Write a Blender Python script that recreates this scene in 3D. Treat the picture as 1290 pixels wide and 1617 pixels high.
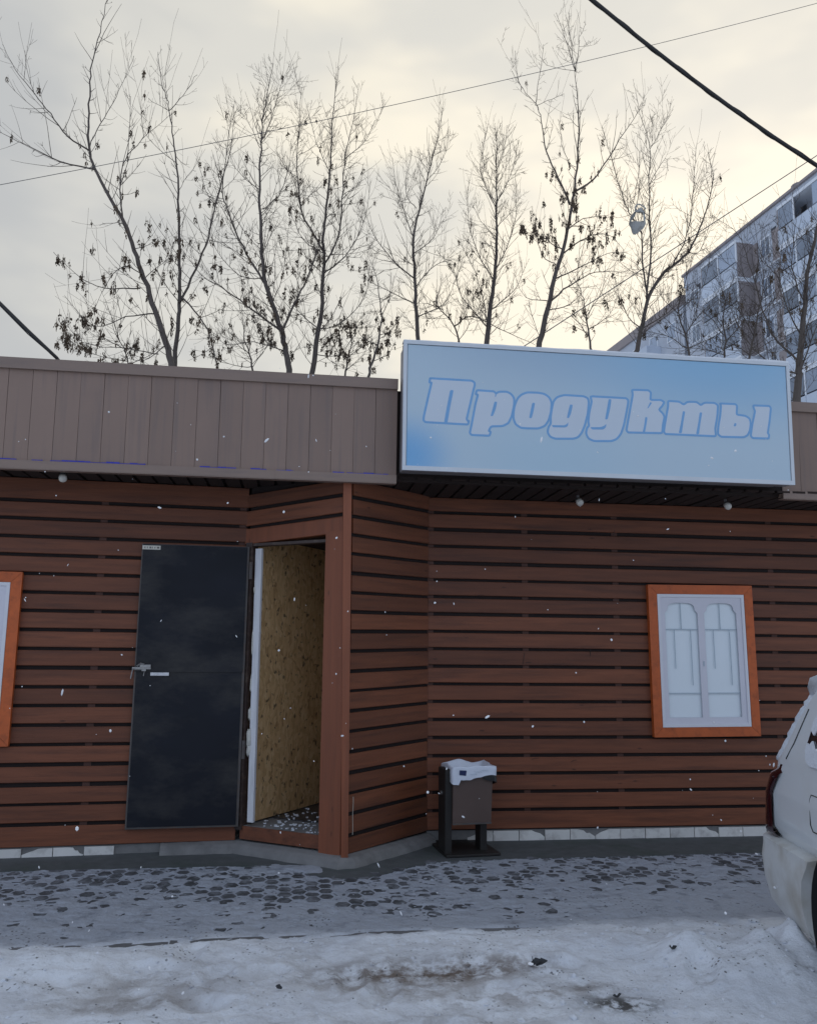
import bpy, bmesh, math, random
import numpy as np
from mathutils import Vector, Matrix, noise

for o in list(bpy.data.objects):
    bpy.data.objects.remove(o)
sc = bpy.context.scene
col = sc.collection
rad = math.radians
# ------------------------------------------------------------------ camera
CAM_YAW, CAM_PITCH, CAM_ROLL = 7.5193, 9.3362, 0.5955
CAM_H, FOCAL = 1.45, 19.8887

cam_d = bpy.data.cameras.new('camera')
cam_d.sensor_fit = 'VERTICAL'; cam_d.sensor_height = 24.0; cam_d.lens = FOCAL
cam_d.clip_start = 0.05; cam_d.clip_end = 3000
cam = bpy.data.objects.new('camera', cam_d); col.objects.link(cam)
cy_, sy_ = math.cos(rad(CAM_YAW)), math.sin(rad(CAM_YAW))
fw = Vector((sy_*math.cos(rad(CAM_PITCH)), cy_*math.cos(rad(CAM_PITCH)), math.sin(rad(CAM_PITCH))))
rt = Vector((cy_, -sy_, 0)); up = rt.cross(fw)
r2 = rt*math.cos(rad(CAM_ROLL)) + up*math.sin(rad(CAM_ROLL))
u2 = up*math.cos(rad(CAM_ROLL)) - rt*math.sin(rad(CAM_ROLL))
cm = Matrix((r2, u2, -fw)).transposed().to_4x4(); cm.translation = (0, 0, CAM_H)
cam.matrix_world = cm
sc.camera = cam
# ------------------------------------------------------------------ sky and sun
SUN_AZ, SUN_EL = rad(28.8), rad(29)
sun_dir = Vector((math.sin(SUN_AZ)*math.cos(SUN_EL), math.cos(SUN_AZ)*math.cos(SUN_EL), math.sin(SUN_EL)))
world = bpy.data.worlds.new('World'); sc.world = world; world.use_nodes = True
wt = world.node_tree; wt.nodes.clear()
def wn(t, **k):
    n = wt.nodes.new(t)
    for a, b in k.items(): setattr(n, a, b)
    return n
def lk(a, b): wt.links.new(a, b)
wout = wn('ShaderNodeOutputWorld')
sky = wn('ShaderNodeTexSky', sky_type='NISHITA'); sky.sun_disc = False
sky.sun_elevation = SUN_EL; sky.sun_rotation = SUN_AZ; sky.dust_density = 2.0
bg1 = wn('ShaderNodeBackground'); bg1.inputs['Strength'].default_value = 0.06
lk(sky.outputs[0], bg1.inputs['Color'])
tc = wn('ShaderNodeTexCoord')
dot = wn('ShaderNodeVectorMath', operation='DOT_PRODUCT'); dot.inputs[1].default_value = sun_dir
lk(tc.outputs['Generated'], dot.inputs[0])
# soft cloud structure, stretched along the horizon
mp = wn('ShaderNodeMapping'); mp.inputs['Scale'].default_value = (1.0, 1.0, 2.6)
mp.inputs['Rotation'].default_value = (0.2, 0.35, 0.3)
lk(tc.outputs['Generated'], mp.inputs['Vector'])
ns = wn('ShaderNodeTexNoise'); ns.inputs['Scale'].default_value = 2.6; ns.inputs['Detail'].default_value = 4; ns.inputs['Roughness'].default_value = 0.5
lk(mp.outputs[0], ns.inputs['Vector'])
ns2 = wn('ShaderNodeMath', operation='MULTIPLY_ADD'); ns2.inputs[1].default_value = 0.62; ns2.inputs[2].default_value = -0.33
lk(ns.outputs['Fac'], ns2.inputs[0])
add = wn('ShaderNodeMath', operation='ADD'); lk(dot.outputs['Value'], add.inputs[0]); lk(ns2.outputs[0], add.inputs[1])
mr = wn('ShaderNodeMapRange'); mr.inputs['From Min'].default_value = -1; mr.inputs['From Max'].default_value = 1
lk(add.outputs[0], mr.inputs['Value'])
cr = wn('ShaderNodeValToRGB')
els = [(0.0, (0.54, 0.65, 0.85)), (0.45, (0.51, 0.60, 0.77)), (0.76, (0.45, 0.485, 0.52)), (0.86, (0.52, 0.53, 0.53)), (0.94, (0.70, 0.685, 0.63)), (1.0, (0.95, 0.88, 0.73))]
cr.color_ramp.interpolation = 'EASE'
while len(cr.color_ramp.elements) < len(els): cr.color_ramp.elements.new(0.5)
for e, (p, c) in zip(cr.color_ramp.elements, els): e.position = p; e.color = (*c, 1)
lk(mr.outputs[0], cr.inputs[0])
bg2 = wn('ShaderNodeBackground'); bg2.inputs['Strength'].default_value = 1.10
lk(cr.outputs[0], bg2.inputs['Color'])
mixw = wn('ShaderNodeMixShader'); mixw.inputs[0].default_value = 0.92
lk(bg1.outputs[0], mixw.inputs[1]); lk(bg2.outputs[0], mixw.inputs[2]); lk(mixw.outputs[0], wout.inputs[0])
sun_l = bpy.data.lights.new('sun', 'SUN'); sun_l.energy = 0.6; sun_l.angle = rad(25); sun_l.color = (1.0, 0.93, 0.82)
sun = bpy.data.objects.new('sun', sun_l); col.objects.link(sun)
sun.rotation_euler = (-sun_dir).to_track_quat('-Z', 'Y').to_euler(); sun.location = sun_dir*60
sc.view_settings.view_transform = 'Standard'; sc.view_settings.look = 'None'
sc.view_settings.exposure = 0.0; sc.view_settings.gamma = 1.0; sc.view_settings.use_curve_mapping = False
sc.render.engine = 'CYCLES'

# ------------------------------------------------------------------ data measured from the place (metres)
TREES = [{"limbs":[[[[-1.282,12.0,0.0],[-1.849,12.0,5.448],[-1.96,12.02,5.81],[-2.142,12.046,6.29],[-2.326,12.072,6.775],[-2.5,12.096,7.218],[-2.676,12.12,7.665],[-2.923,12.144,8.06],[-3.158,12.169,8.512],[-3.264,12.184,8.821],[-3.311,12.207,9.299],[-3.336,12.232,9.841],[-3.333,12.252,10.283],[-3.265,12.278,10.853],[-3.195,12.303,11.434]],0.075,0.008],[[[-3.156,12.169,8.482],[-3.684,12.251,8.617],[-4.228,12.341,8.901],[-4.628,12.406,9.112]],0.022,0.006],[[[-3.263,12.184,8.8],[-3.56,12.126,8.961],[-3.816,12.06,9.253],[-4.044,12.001,9.518],[-4.314,11.93,9.83],[-4.499,11.865,10.173]],0.022,0.005],[[[-4.044,12.001,9.518],[-4.16,12.004,9.849],[-4.234,12.006,10.208]],0.008,0.004],[[[-3.259,12.184,8.873],[-3.147,12.292,9.32],[-3.013,12.403,9.782],[-2.914,12.495,10.183],[-2.808,12.62,10.752]],0.014,0.004],[[[-2.697,12.12,7.713],[-2.79,12.245,8.231],[-2.796,12.357,8.712],[-2.757,12.416,8.962],[-2.822,12.66,10.069]],0.022,0.005],[[[-2.754,12.416,8.909],[-2.441,12.29,9.229],[-2.128,12.176,9.481]],0.012,0.004],[[[-2.356,12.072,6.822],[-2.616,12.003,6.918],[-2.836,11.909,6.521],[-2.924,11.831,6.149]],0.014,0.004],[[[-2.371,12.072,6.625],[-2.832,11.893,6.514],[-3.112,11.773,6.583],[-3.466,11.58,6.862]],0.018,0.004],[[[-2.139,12.046,6.241],[-2.529,12.027,6.16],[-2.951,12.006,5.982],[-3.362,11.979,6.372]],0.018,0.004],[[[-2.5,12.096,7.217],[-2.284,12.013,7.292],[-2.144,11.954,7.372]],0.012,0.004],[[[-2.675,12.12,7.645],[-2.862,12.114,7.626],[-3.009,12.108,7.571]],0.01,0.004],[[[-2.326,12.072,6.775],[-2.146,12.103,7.0],[-1.891,12.141,7.236]],0.012,0.004],[[[-2.055,12.02,5.614],[-2.482,11.941,5.655],[-3.062,11.831,5.673],[-3.321,11.754,5.998]],0.014,0.004],[[[-1.957,12.02,5.763],[-2.279,12.075,5.526],[-2.601,12.12,5.618]],0.014,0.004]],"label":"leaning bare maple at the far left, its long limbs reaching past the left edge","seeds":150,"dens":1.0,"tw":0.62,"seed":11},{"limbs":[[[[-1.892,12.6,0.0],[-1.901,12.6,5.581],[-1.903,12.633,6.243],[-1.899,12.653,6.658],[-1.921,12.678,7.183],[-1.961,12.703,7.715],[-2.003,12.728,8.255],[-2.045,12.753,8.804],[-2.136,12.778,9.357],[-2.212,12.798,9.805],[-2.282,12.813,10.143],[-2.402,12.829,10.479],[-2.487,12.853,11.035]],0.06,0.006],[[[-2.253,12.813,9.978],[-2.032,12.756,10.241],[-1.823,12.69,10.576]],0.012,0.004],[[[-2.253,12.813,9.978],[-2.524,12.795,10.105],[-2.576,12.79,10.153]],0.008,0.004],[[[-2.282,12.813,10.143],[-2.32,12.775,10.393],[-2.33,12.734,10.666]],0.008,0.004],[[[-1.891,12.653,6.68],[-1.683,12.733,7.278],[-1.525,12.806,7.854],[-1.46,12.875,8.435],[-1.37,12.938,8.973],[-1.268,13.001,9.524],[-1.261,13.096,10.388]],0.035,0.005],[[[-1.46,12.875,8.435],[-1.619,12.863,8.688],[-1.678,12.854,8.896],[-1.791,12.841,9.208]],0.01,0.004],[[[-1.878,12.653,6.783],[-1.574,12.549,6.433],[-1.356,12.442,6.004],[-1.234,12.338,5.559]],0.024,0.014],[[[-2.028,12.703,7.71],[-2.075,12.71,7.5],[-2.107,12.719,7.189]],0.01,0.004],[[[-2.014,12.753,8.59],[-1.874,12.817,8.945],[-1.78,12.837,8.987]],0.008,0.004],[[[-2.056,12.753,9.02],[-2.461,12.68,9.318],[-2.643,12.633,9.596]],0.01,0.004],[[[-1.89,12.653,6.659],[-2.168,12.557,7.007],[-2.219,12.517,7.189]],0.012,0.004]],"label":"slender bare tree beside the leaning one, with an upright stem and one forked side limb","seeds":45,"dens":1.0,"tw":0.55,"seed":12},{"limbs":[[[[0.171,12.3,0.0],[-0.182,12.3,5.526],[-0.25,12.318,5.875],[-0.336,12.335,6.205],[-0.484,12.357,6.628],[-0.614,12.378,7.036],[-0.668,12.398,7.454],[-0.718,12.423,7.985],[-0.749,12.448,8.525],[-0.762,12.473,9.077],[-0.754,12.498,9.639],[-0.697,12.523,10.217],[-0.618,12.549,10.807]],0.075,0.006],[[[-0.336,12.335,6.185],[-0.153,12.484,6.704],[0.028,12.621,7.192],[0.166,12.751,7.689],[0.238,12.861,8.13]],0.035,0.012],[[[-0.591,12.378,6.935],[-0.855,12.535,7.402],[-1.077,12.684,7.881],[-1.255,12.827,8.372],[-1.36,12.93,8.749],[-1.334,13.232,9.951],[-1.288,13.384,10.584]],0.03,0.005],[[[-0.336,12.335,6.205],[-0.766,12.401,6.526],[-1.161,12.461,6.83],[-1.556,12.518,7.084],[-1.864,12.574,7.449]],0.03,0.005],[[[-0.697,12.423,8.197],[-0.456,12.515,8.482],[-0.326,12.636,8.998],[-0.297,12.778,9.644]],0.014,0.004],[[[-0.707,12.498,9.446],[-0.549,12.646,10.206],[-0.437,12.752,10.772]],0.014,0.004],[[[-0.758,12.473,9.24],[-0.937,12.44,9.583],[-0.993,12.422,9.784]],0.01,0.004],[[[-0.484,12.357,6.628],[-0.31,12.176,7.169],[-0.415,12.059,7.51]],0.012,0.004],[[[-0.74,12.448,8.526],[-1.003,12.483,8.738],[-1.212,12.518,9.008]],0.012,0.004],[[[-0.25,12.318,5.875],[-0.743,12.34,6.003],[-1.114,12.356,5.937],[-1.404,12.372,6.173]],0.016,0.004],[[[-0.614,12.378,7.036],[-0.973,12.341,7.045],[-1.312,12.293,7.354],[-1.466,12.251,7.73]],0.014,0.004]],"label":"dense bare maple with a grey base, standing left of the pair of forked trees","seeds":110,"dens":2.4,"tw":0.5,"seed":13},{"limbs":[[[[-0.102,12.9,0.0],[0.155,12.9,5.702],[0.209,12.927,6.279],[0.276,12.953,6.823],[0.282,12.978,7.373],[0.291,12.998,7.819],[0.264,13.01,8.099],[0.303,13.033,8.615],[0.357,13.068,9.433],[0.369,13.103,10.267],[0.453,13.145,11.302]],0.07,0.006],[[[0.287,12.978,7.591],[0.515,12.888,8.111],[0.554,12.775,8.826],[0.579,12.694,9.338],[0.693,12.595,9.959],[0.756,12.5,10.557]],0.03,0.005],[[[0.27,12.998,7.873],[0.054,12.939,8.211],[-0.108,12.89,8.502],[-0.185,12.774,9.316],[-0.184,12.686,9.932],[-0.151,12.608,10.481]],0.028,0.005],[[[0.579,12.694,9.338],[0.881,12.682,9.64],[1.05,12.671,10.046]],0.012,0.004],[[[0.338,13.068,9.317],[0.116,13.192,9.892],[-0.026,13.31,10.485]],0.012,0.004],[[[0.29,12.978,7.46],[0.632,13.004,7.793],[0.933,13.042,8.447],[1.029,13.079,9.156]],0.022,0.004],[[[0.204,12.927,6.489],[0.6,12.865,6.595],[0.939,12.784,7.01],[1.024,12.707,7.517]],0.016,0.004],[[[0.234,12.927,6.491],[-0.105,12.858,6.759],[-0.266,12.791,7.143]],0.016,0.004],[[[0.291,12.998,7.819],[-0.041,12.986,8.008],[-0.313,12.968,8.528]],0.014,0.004],[[[-0.166,12.774,9.374],[0.014,12.732,9.476],[0.112,12.702,9.579]],0.008,0.004],[[[0.195,12.927,6.068],[0.561,12.85,6.061],[0.799,12.768,6.36]],0.014,0.004]],"label":"bare tree with three long upright leaders, second trunk from the sign on its left","seeds":140,"dens":2.2,"tw":0.5,"seed":14},{"limbs":[[[[0.568,11.8,0.0],[0.954,11.8,5.365],[1.024,11.816,5.672],[1.095,11.829,5.923],[1.128,11.849,6.324],[1.076,11.874,6.827],[0.948,11.895,7.23]],0.035,0.006],[[[1.128,11.849,6.324],[1.236,11.755,6.587],[1.247,11.639,6.931]],0.012,0.004],[[[1.077,11.829,5.873],[0.833,11.826,6.003],[0.688,11.822,6.285]],0.012,0.004],[[[1.094,11.829,6.02],[1.295,11.806,6.121],[1.366,11.785,6.313]],0.01,0.004],[[[1.025,11.816,5.623],[1.212,11.849,5.742],[1.354,11.885,5.959]],0.01,0.004]],"label":"thin sapling hung with seed bunches just left of the blue sign","seeds":70,"dens":1.6,"tw":0.35,"seed":15},{"limbs":[[[[2.081,13.5,0.0],[1.913,13.5,6.594],[1.879,13.53,7.281],[1.844,13.56,7.979],[1.831,13.585,8.573],[1.963,13.611,9.189],[2.131,13.642,9.945],[2.269,13.667,10.587],[2.362,13.688,11.108]],0.06,0.005],[[[1.855,13.53,7.564],[2.12,13.495,7.912],[2.445,13.466,8.095],[2.717,13.443,8.046]],0.02,0.004],[[[1.832,13.585,8.515],[1.689,13.629,8.939],[1.522,13.69,9.556],[1.465,13.738,10.064]],0.016,0.004],[[[1.842,13.53,7.735],[1.462,13.479,8.028],[1.126,13.423,8.434],[0.952,13.375,8.857]],0.022,0.004],[[[1.886,13.611,9.064],[1.684,13.629,9.415],[1.793,13.66,10.168]],0.012,0.004],[[[2.039,13.611,9.555],[2.342,13.551,10.031],[2.424,13.508,10.437]],0.012,0.004],[[[1.879,13.53,7.28],[1.529,13.516,7.421],[0.985,13.495,7.658]],0.018,0.004],[[[1.914,13.53,7.056],[2.325,13.393,7.252],[2.516,13.255,7.658]],0.018,0.004],[[[1.831,13.56,8.21],[2.171,13.487,8.491],[2.32,13.401,8.985]],0.014,0.004]],"label":"small rounded bare tree rising behind the left end of the sign","seeds":12,"dens":2.6,"tw":0.45,"seed":16},{"limbs":[[[[2.688,13.2,0.0],[3.021,13.2,6.494],[3.108,13.233,7.237],[3.196,13.263,7.939],[3.232,13.298,8.77],[3.246,13.333,9.619],[3.245,13.358,10.237],[3.239,13.373,10.612]],0.075,0.006],[[[3.15,13.263,7.707],[2.881,13.176,8.102],[2.698,13.078,8.61],[2.657,12.983,9.129]],0.018,0.004],[[[3.173,13.263,7.822],[3.474,13.338,8.459],[3.611,13.406,9.096],[3.63,13.46,9.608]],0.018,0.004],[[[3.233,13.298,9.005],[3.034,13.345,9.488],[2.964,13.377,9.86],[3.118,13.442,10.646]],0.014,0.004],[[[3.234,13.298,9.123],[3.493,13.369,9.663],[3.629,13.433,10.199]],0.014,0.004],[[[3.235,13.333,9.738],[3.373,13.327,10.109],[3.432,13.32,10.621]],0.01,0.004],[[[3.065,13.2,6.774],[2.622,13.244,7.322],[2.465,13.273,7.776],[2.197,13.302,8.169]],0.02,0.004],[[[3.096,13.233,7.124],[3.455,13.091,7.425],[3.641,12.955,7.826]],0.018,0.004],[[[3.044,13.2,6.772],[2.925,13.048,7.258],[2.711,12.89,7.727],[2.473,12.757,8.088]],0.018,0.004],[[[3.228,13.338,8.498],[2.958,13.266,8.731],[2.778,13.196,9.027]],0.01,0.004],[[[3.22,13.298,8.652],[3.499,13.2,8.973],[3.62,13.143,9.187]],0.01,0.004],[[[3.244,13.333,9.381],[3.044,13.238,9.664],[2.959,13.152,9.96]],0.008,0.004],[[[3.245,13.333,9.5],[3.437,13.23,9.874],[3.454,13.151,10.186]],0.008,0.004]],"label":"narrow dense bare tree with a straight trunk above the middle of the sign","seeds":25,"dens":4.2,"tw":0.34,"seed":17},{"limbs":[[[[3.052,12.2,0.0],[3.614,12.2,6.13],[3.752,12.225,6.646],[3.906,12.255,7.302],[4.081,12.282,7.864],[4.207,12.307,8.433],[4.274,12.325,8.836],[4.373,12.352,9.479],[4.415,12.387,10.308],[4.387,12.418,11.027],[4.371,12.425,11.208]],0.075,0.007],[[[4.217,12.325,8.643],[4.033,12.384,9.129],[3.865,12.44,9.6],[3.818,12.504,10.21],[3.724,12.538,10.515],[3.52,12.579,10.815],[3.349,12.621,11.158]],0.03,0.005],[[[3.724,12.538,10.515],[3.812,12.551,11.062],[3.892,12.566,11.679]],0.01,0.004],[[[3.498,12.579,10.789],[3.428,12.627,11.195],[3.421,12.67,11.586]],0.008,0.004],[[[4.391,12.425,11.127],[4.233,12.352,11.552],[4.028,12.265,12.052]],0.012,0.004],[[[4.391,12.425,11.127],[4.54,12.582,11.887],[4.686,12.654,12.23]],0.012,0.004],[[[4.391,12.425,11.127],[4.36,12.55,11.841],[4.369,12.645,12.407]],0.012,0.004],[[[4.264,12.325,8.836],[4.624,12.383,9.125],[4.934,12.452,9.592],[5.257,12.526,10.134],[5.519,12.583,10.552],[5.721,12.63,10.904]],0.03,0.005],[[[4.369,12.425,11.125],[3.972,12.42,11.16],[3.777,12.417,11.313]],0.008,0.004],[[[3.796,12.225,6.858],[4.19,12.334,7.251],[4.657,12.441,7.549],[5.185,12.548,7.637]],0.03,0.006],[[[4.08,12.282,7.81],[3.837,12.332,7.979],[3.702,12.389,8.326]],0.018,0.004],[[[4.079,12.282,7.756],[4.472,12.33,8.083],[4.863,12.37,8.189],[5.14,12.41,7.954]],0.022,0.005],[[[4.14,12.282,8.141],[4.442,12.375,8.434],[4.92,12.492,8.592]],0.018,0.005],[[[3.962,12.255,7.519],[3.715,12.285,7.73],[3.585,12.343,8.401]],0.014,0.004],[[[3.937,12.255,7.304],[4.364,12.211,7.528],[4.774,12.169,7.754],[5.08,12.141,7.763]],0.02,0.005],[[[4.325,12.352,9.249],[4.143,12.365,9.579],[4.073,12.384,10.155]],0.01,0.004],[[[3.723,12.538,10.48],[3.929,12.492,10.562],[4.187,12.433,10.688]],0.008,0.004],[[[3.818,12.225,6.912],[3.406,12.142,6.901],[3.238,12.07,7.17]],0.014,0.004],[[[3.784,12.225,6.752],[4.166,12.283,6.907],[4.511,12.35,7.28]],0.016,0.004]],"label":"tallest bare tree behind the sign, thick with brown seed bunches","seeds":240,"dens":1.5,"tw":0.45,"seed":18},{"limbs":[[[[4.354,11.4,0.0],[4.167,11.4,5.793],[4.134,11.418,6.148],[4.093,11.438,6.546],[4.036,11.451,6.796],[3.945,11.46,6.943]],0.03,0.006],[[[4.11,11.418,6.342],[4.424,11.574,6.827],[4.536,11.707,7.303]],0.012,0.004],[[[4.151,11.418,6.051],[3.95,11.514,6.37],[3.821,11.558,6.479]],0.012,0.004],[[[4.134,11.418,6.147],[4.455,11.43,6.369],[4.615,11.44,6.681]],0.012,0.004]],"label":"thin curved sapling between the two seed laden trees behind the sign","seeds":10,"dens":2.5,"tw":0.4,"seed":19},{"limbs":[[[[4.873,13.0,0.0],[5.524,13.0,6.403],[5.649,13.021,6.865],[5.791,13.044,7.393],[6.02,13.063,7.82],[6.266,13.077,8.076],[6.575,13.093,8.341],[6.775,13.11,8.72],[6.987,13.132,9.228],[7.147,13.155,9.801],[7.102,13.177,10.366]],0.07,0.006],[[[5.791,13.044,7.394],[5.783,13.156,8.078],[5.814,13.256,8.719],[5.709,13.312,9.039],[5.567,13.371,9.361],[5.416,13.518,10.295],[5.295,13.623,10.98]],0.03,0.005],[[[5.769,13.044,7.426],[5.877,13.036,8.261],[5.878,13.03,8.961],[5.902,13.024,9.674],[5.922,13.019,10.277],[5.766,13.013,10.869],[5.699,13.009,11.353]],0.034,0.005],[[[6.266,13.077,8.076],[6.574,13.06,8.678],[6.722,13.034,9.633],[6.809,13.014,10.419]],0.02,0.005],[[[5.917,13.019,10.155],[6.077,12.953,10.493],[6.271,12.887,10.81]],0.01,0.004],[[[5.897,13.024,9.554],[6.157,12.917,9.994],[6.183,12.871,9.728]],0.01,0.004],[[[5.814,13.256,8.719],[5.697,13.135,9.122],[5.71,12.985,9.634]],0.012,0.004],[[[6.02,13.063,7.82],[5.823,13.124,7.95],[5.703,13.217,8.335]],0.012,0.004],[[[6.574,13.093,8.341],[6.822,13.113,8.429],[7.121,13.171,9.139]],0.012,0.004],[[[5.649,13.021,6.865],[5.316,12.92,7.14],[5.115,12.79,7.631]],0.018,0.004],[[[5.649,13.021,6.865],[6.189,12.987,7.225],[6.65,12.953,7.699]],0.02,0.004],[[[5.643,13.135,9.236],[5.691,12.912,9.947],[5.577,12.844,10.133]],0.01,0.004]],"label":"many stemmed bare tree before the apartment block, a white bag caught in it","seeds":18,"dens":2.4,"tw":0.45,"seed":20},{"limbs":[[[[7.63,12.4,0.0],[7.963,12.4,5.362],[8.061,12.425,5.911],[8.116,12.44,6.244],[8.261,12.475,7.038],[8.42,12.51,7.853],[8.678,12.546,8.697],[9.029,12.592,9.819]],0.11,0.02],[[[8.116,12.44,6.244],[7.836,12.503,6.524],[7.692,12.552,6.81],[7.568,12.654,7.517],[7.479,12.738,8.121],[7.371,12.807,8.612],[6.969,12.888,8.974]],0.035,0.005],[[[8.038,12.425,5.909],[8.378,12.493,6.608],[8.702,12.56,7.327]],0.03,0.008],[[[8.215,12.493,6.709],[7.963,12.485,7.246],[7.881,12.477,7.799],[7.971,12.47,8.371]],0.025,0.004],[[[8.299,12.475,7.264],[8.052,12.375,7.876],[8.09,12.265,8.617],[8.02,12.185,9.138]],0.022,0.004],[[[8.068,12.425,6.019],[7.709,12.464,6.121],[7.271,12.528,6.555],[7.012,12.599,7.231],[6.837,12.647,7.689]],0.025,0.004],[[[7.568,12.654,7.517],[7.322,12.79,7.903],[7.017,12.937,8.298]],0.012,0.004],[[[7.874,12.477,7.685],[7.546,12.454,8.103],[7.453,12.431,8.653]],0.012,0.004],[[[8.42,12.51,7.853],[8.55,12.409,8.157],[8.601,12.256,8.654]],0.015,0.004]],"label":"thick trunked bare tree at the right edge, before the grey apartment block","seeds":50,"dens":2.2,"tw":0.5,"seed":21},{"limbs":[[[[7.477,14.0,0.0],[8.097,14.0,6.665],[8.237,14.02,7.169],[8.367,14.041,7.679],[8.548,14.066,8.329],[8.538,14.091,8.977]],0.04,0.006],[[[8.27,14.02,7.294],[7.922,13.911,7.721],[7.45,13.818,7.896]],0.018,0.004],[[[8.367,14.041,7.679],[8.727,13.97,8.048],[8.966,13.879,8.653]],0.016,0.004],[[[8.161,14.0,6.912],[7.781,14.053,7.154],[7.32,14.108,7.269]],0.016,0.004],[[[8.161,14.0,6.912],[8.627,14.102,7.223],[9.0,14.177,7.398]],0.016,0.004]],"label":"low bushy bare tree above the right half of the sign, against the apartment block","seeds":14,"dens":3.2,"tw":0.5,"seed":22},{"limbs":[[[[6.984,13.4,0.0],[6.693,13.4,6.44],[6.635,13.423,6.966],[6.525,13.444,7.436],[6.674,13.464,7.929],[6.894,13.49,8.559]],0.035,0.006],[[[6.611,13.423,6.965],[6.908,13.271,7.39],[7.214,13.161,7.597]],0.018,0.004],[[[6.578,13.444,7.322],[6.29,13.552,7.703],[6.151,13.616,7.96]],0.016,0.004],[[[6.659,13.423,6.735],[7.162,13.351,6.971],[7.558,13.283,7.32]],0.016,0.004],[[[6.659,13.423,6.735],[6.292,13.491,6.971],[5.86,13.561,7.088]],0.016,0.004],[[[6.548,13.444,7.438],[6.952,13.312,7.881],[7.036,13.19,8.423]],0.014,0.004]],"label":"low tangled bare tree right of the many stemmed one, above the sign","seeds":10,"dens":3.2,"tw":0.5,"seed":23},{"limbs":[[[[7.096,13.9,0.0],[7.549,13.9,6.625],[7.646,13.919,7.096],[7.621,13.939,7.59],[7.783,13.96,8.104],[8.011,13.981,8.631]],0.035,0.006],[[[7.627,13.919,7.216],[7.343,13.882,7.549],[6.969,13.846,7.753]],0.016,0.004],[[[7.645,13.919,7.095],[8.156,14.003,7.651],[8.45,14.048,7.937]],0.016,0.004],[[[7.585,13.9,6.843],[7.023,13.791,6.891],[6.494,13.69,6.823]],0.014,0.004]],"label":"slim bare tree with a crooked stem in the thicket above the sign","seeds":6,"dens":3.2,"tw":0.5,"seed":24},{"limbs":[[[[3.412,14.2,0.0],[2.754,14.2,6.847],[2.642,14.218,7.262],[2.356,14.238,7.611],[2.473,14.258,8.111]],0.03,0.005],[[[2.676,14.218,7.205],[2.985,14.201,7.397],[3.615,14.167,7.124],[4.131,14.139,6.906]],0.022,0.006],[[[2.472,14.238,7.499],[2.139,14.321,7.632],[2.392,14.44,7.214]],0.014,0.004],[[[2.719,14.2,6.904],[2.909,14.115,7.238],[2.659,14.007,7.652]],0.012,0.004]],"label":"low arching bare shrub just above the top edge of the sign","seeds":10,"dens":3.0,"tw":0.4,"seed":25},{"limbs":[[[[-0.372,13.6,0.0],[-0.797,13.6,5.924],[-0.862,13.615,6.252],[-0.979,13.631,6.579],[-0.942,13.646,6.919]],0.03,0.005],[[[-0.862,13.615,6.252],[-1.125,13.585,6.444],[-1.331,13.565,6.532]],0.012,0.004],[[[-0.822,13.6,6.031],[-0.605,13.523,6.343],[-0.563,13.46,6.649]],0.012,0.004],[[[-0.822,13.6,6.031],[-1.205,13.53,6.04],[-1.508,13.469,6.162]],0.012,0.004]],"label":"low bare shrub behind the parapet between the leaning tree and the dense maple","seeds":45,"dens":3.2,"tw":0.45,"seed":26},{"limbs":[[[[0.58,13.9,0.0],[0.724,13.9,6.029],[0.751,13.914,6.338],[0.82,13.929,6.689],[0.735,13.949,7.15]],0.03,0.005],[[[0.762,13.914,6.339],[0.555,14.004,6.586],[0.441,14.107,6.963]],0.012,0.004],[[[0.771,13.914,6.396],[1.041,13.959,6.656],[1.318,13.994,6.743]],0.012,0.004],[[[0.743,13.9,6.164],[0.934,13.897,6.343],[1.04,13.895,6.462]],0.012,0.004]],"label":"low bare shrub behind the parapet right of the three leader tree","seeds":45,"dens":3.0,"tw":0.4,"seed":27},{"limbs":[[[[-1.869,12.8,0.0],[-2.596,12.8,5.66],[-2.71,12.816,5.96],[-2.873,12.833,6.261],[-2.942,12.848,6.569]],0.02,0.004],[[[-2.71,12.816,5.96],[-3.02,12.701,6.1],[-3.198,12.598,6.348]],0.012,0.004],[[[-2.63,12.8,5.758],[-3.09,12.695,5.794],[-3.357,12.623,5.951]],0.012,0.004],[[[-2.617,12.8,5.709],[-2.299,12.893,5.911],[-2.22,12.935,6.084]],0.012,0.004]],"label":"low bare shrub with a few seed bunches at the foot of the leaning tree","seeds":60,"dens":2.2,"tw":0.5,"seed":28}]
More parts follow.
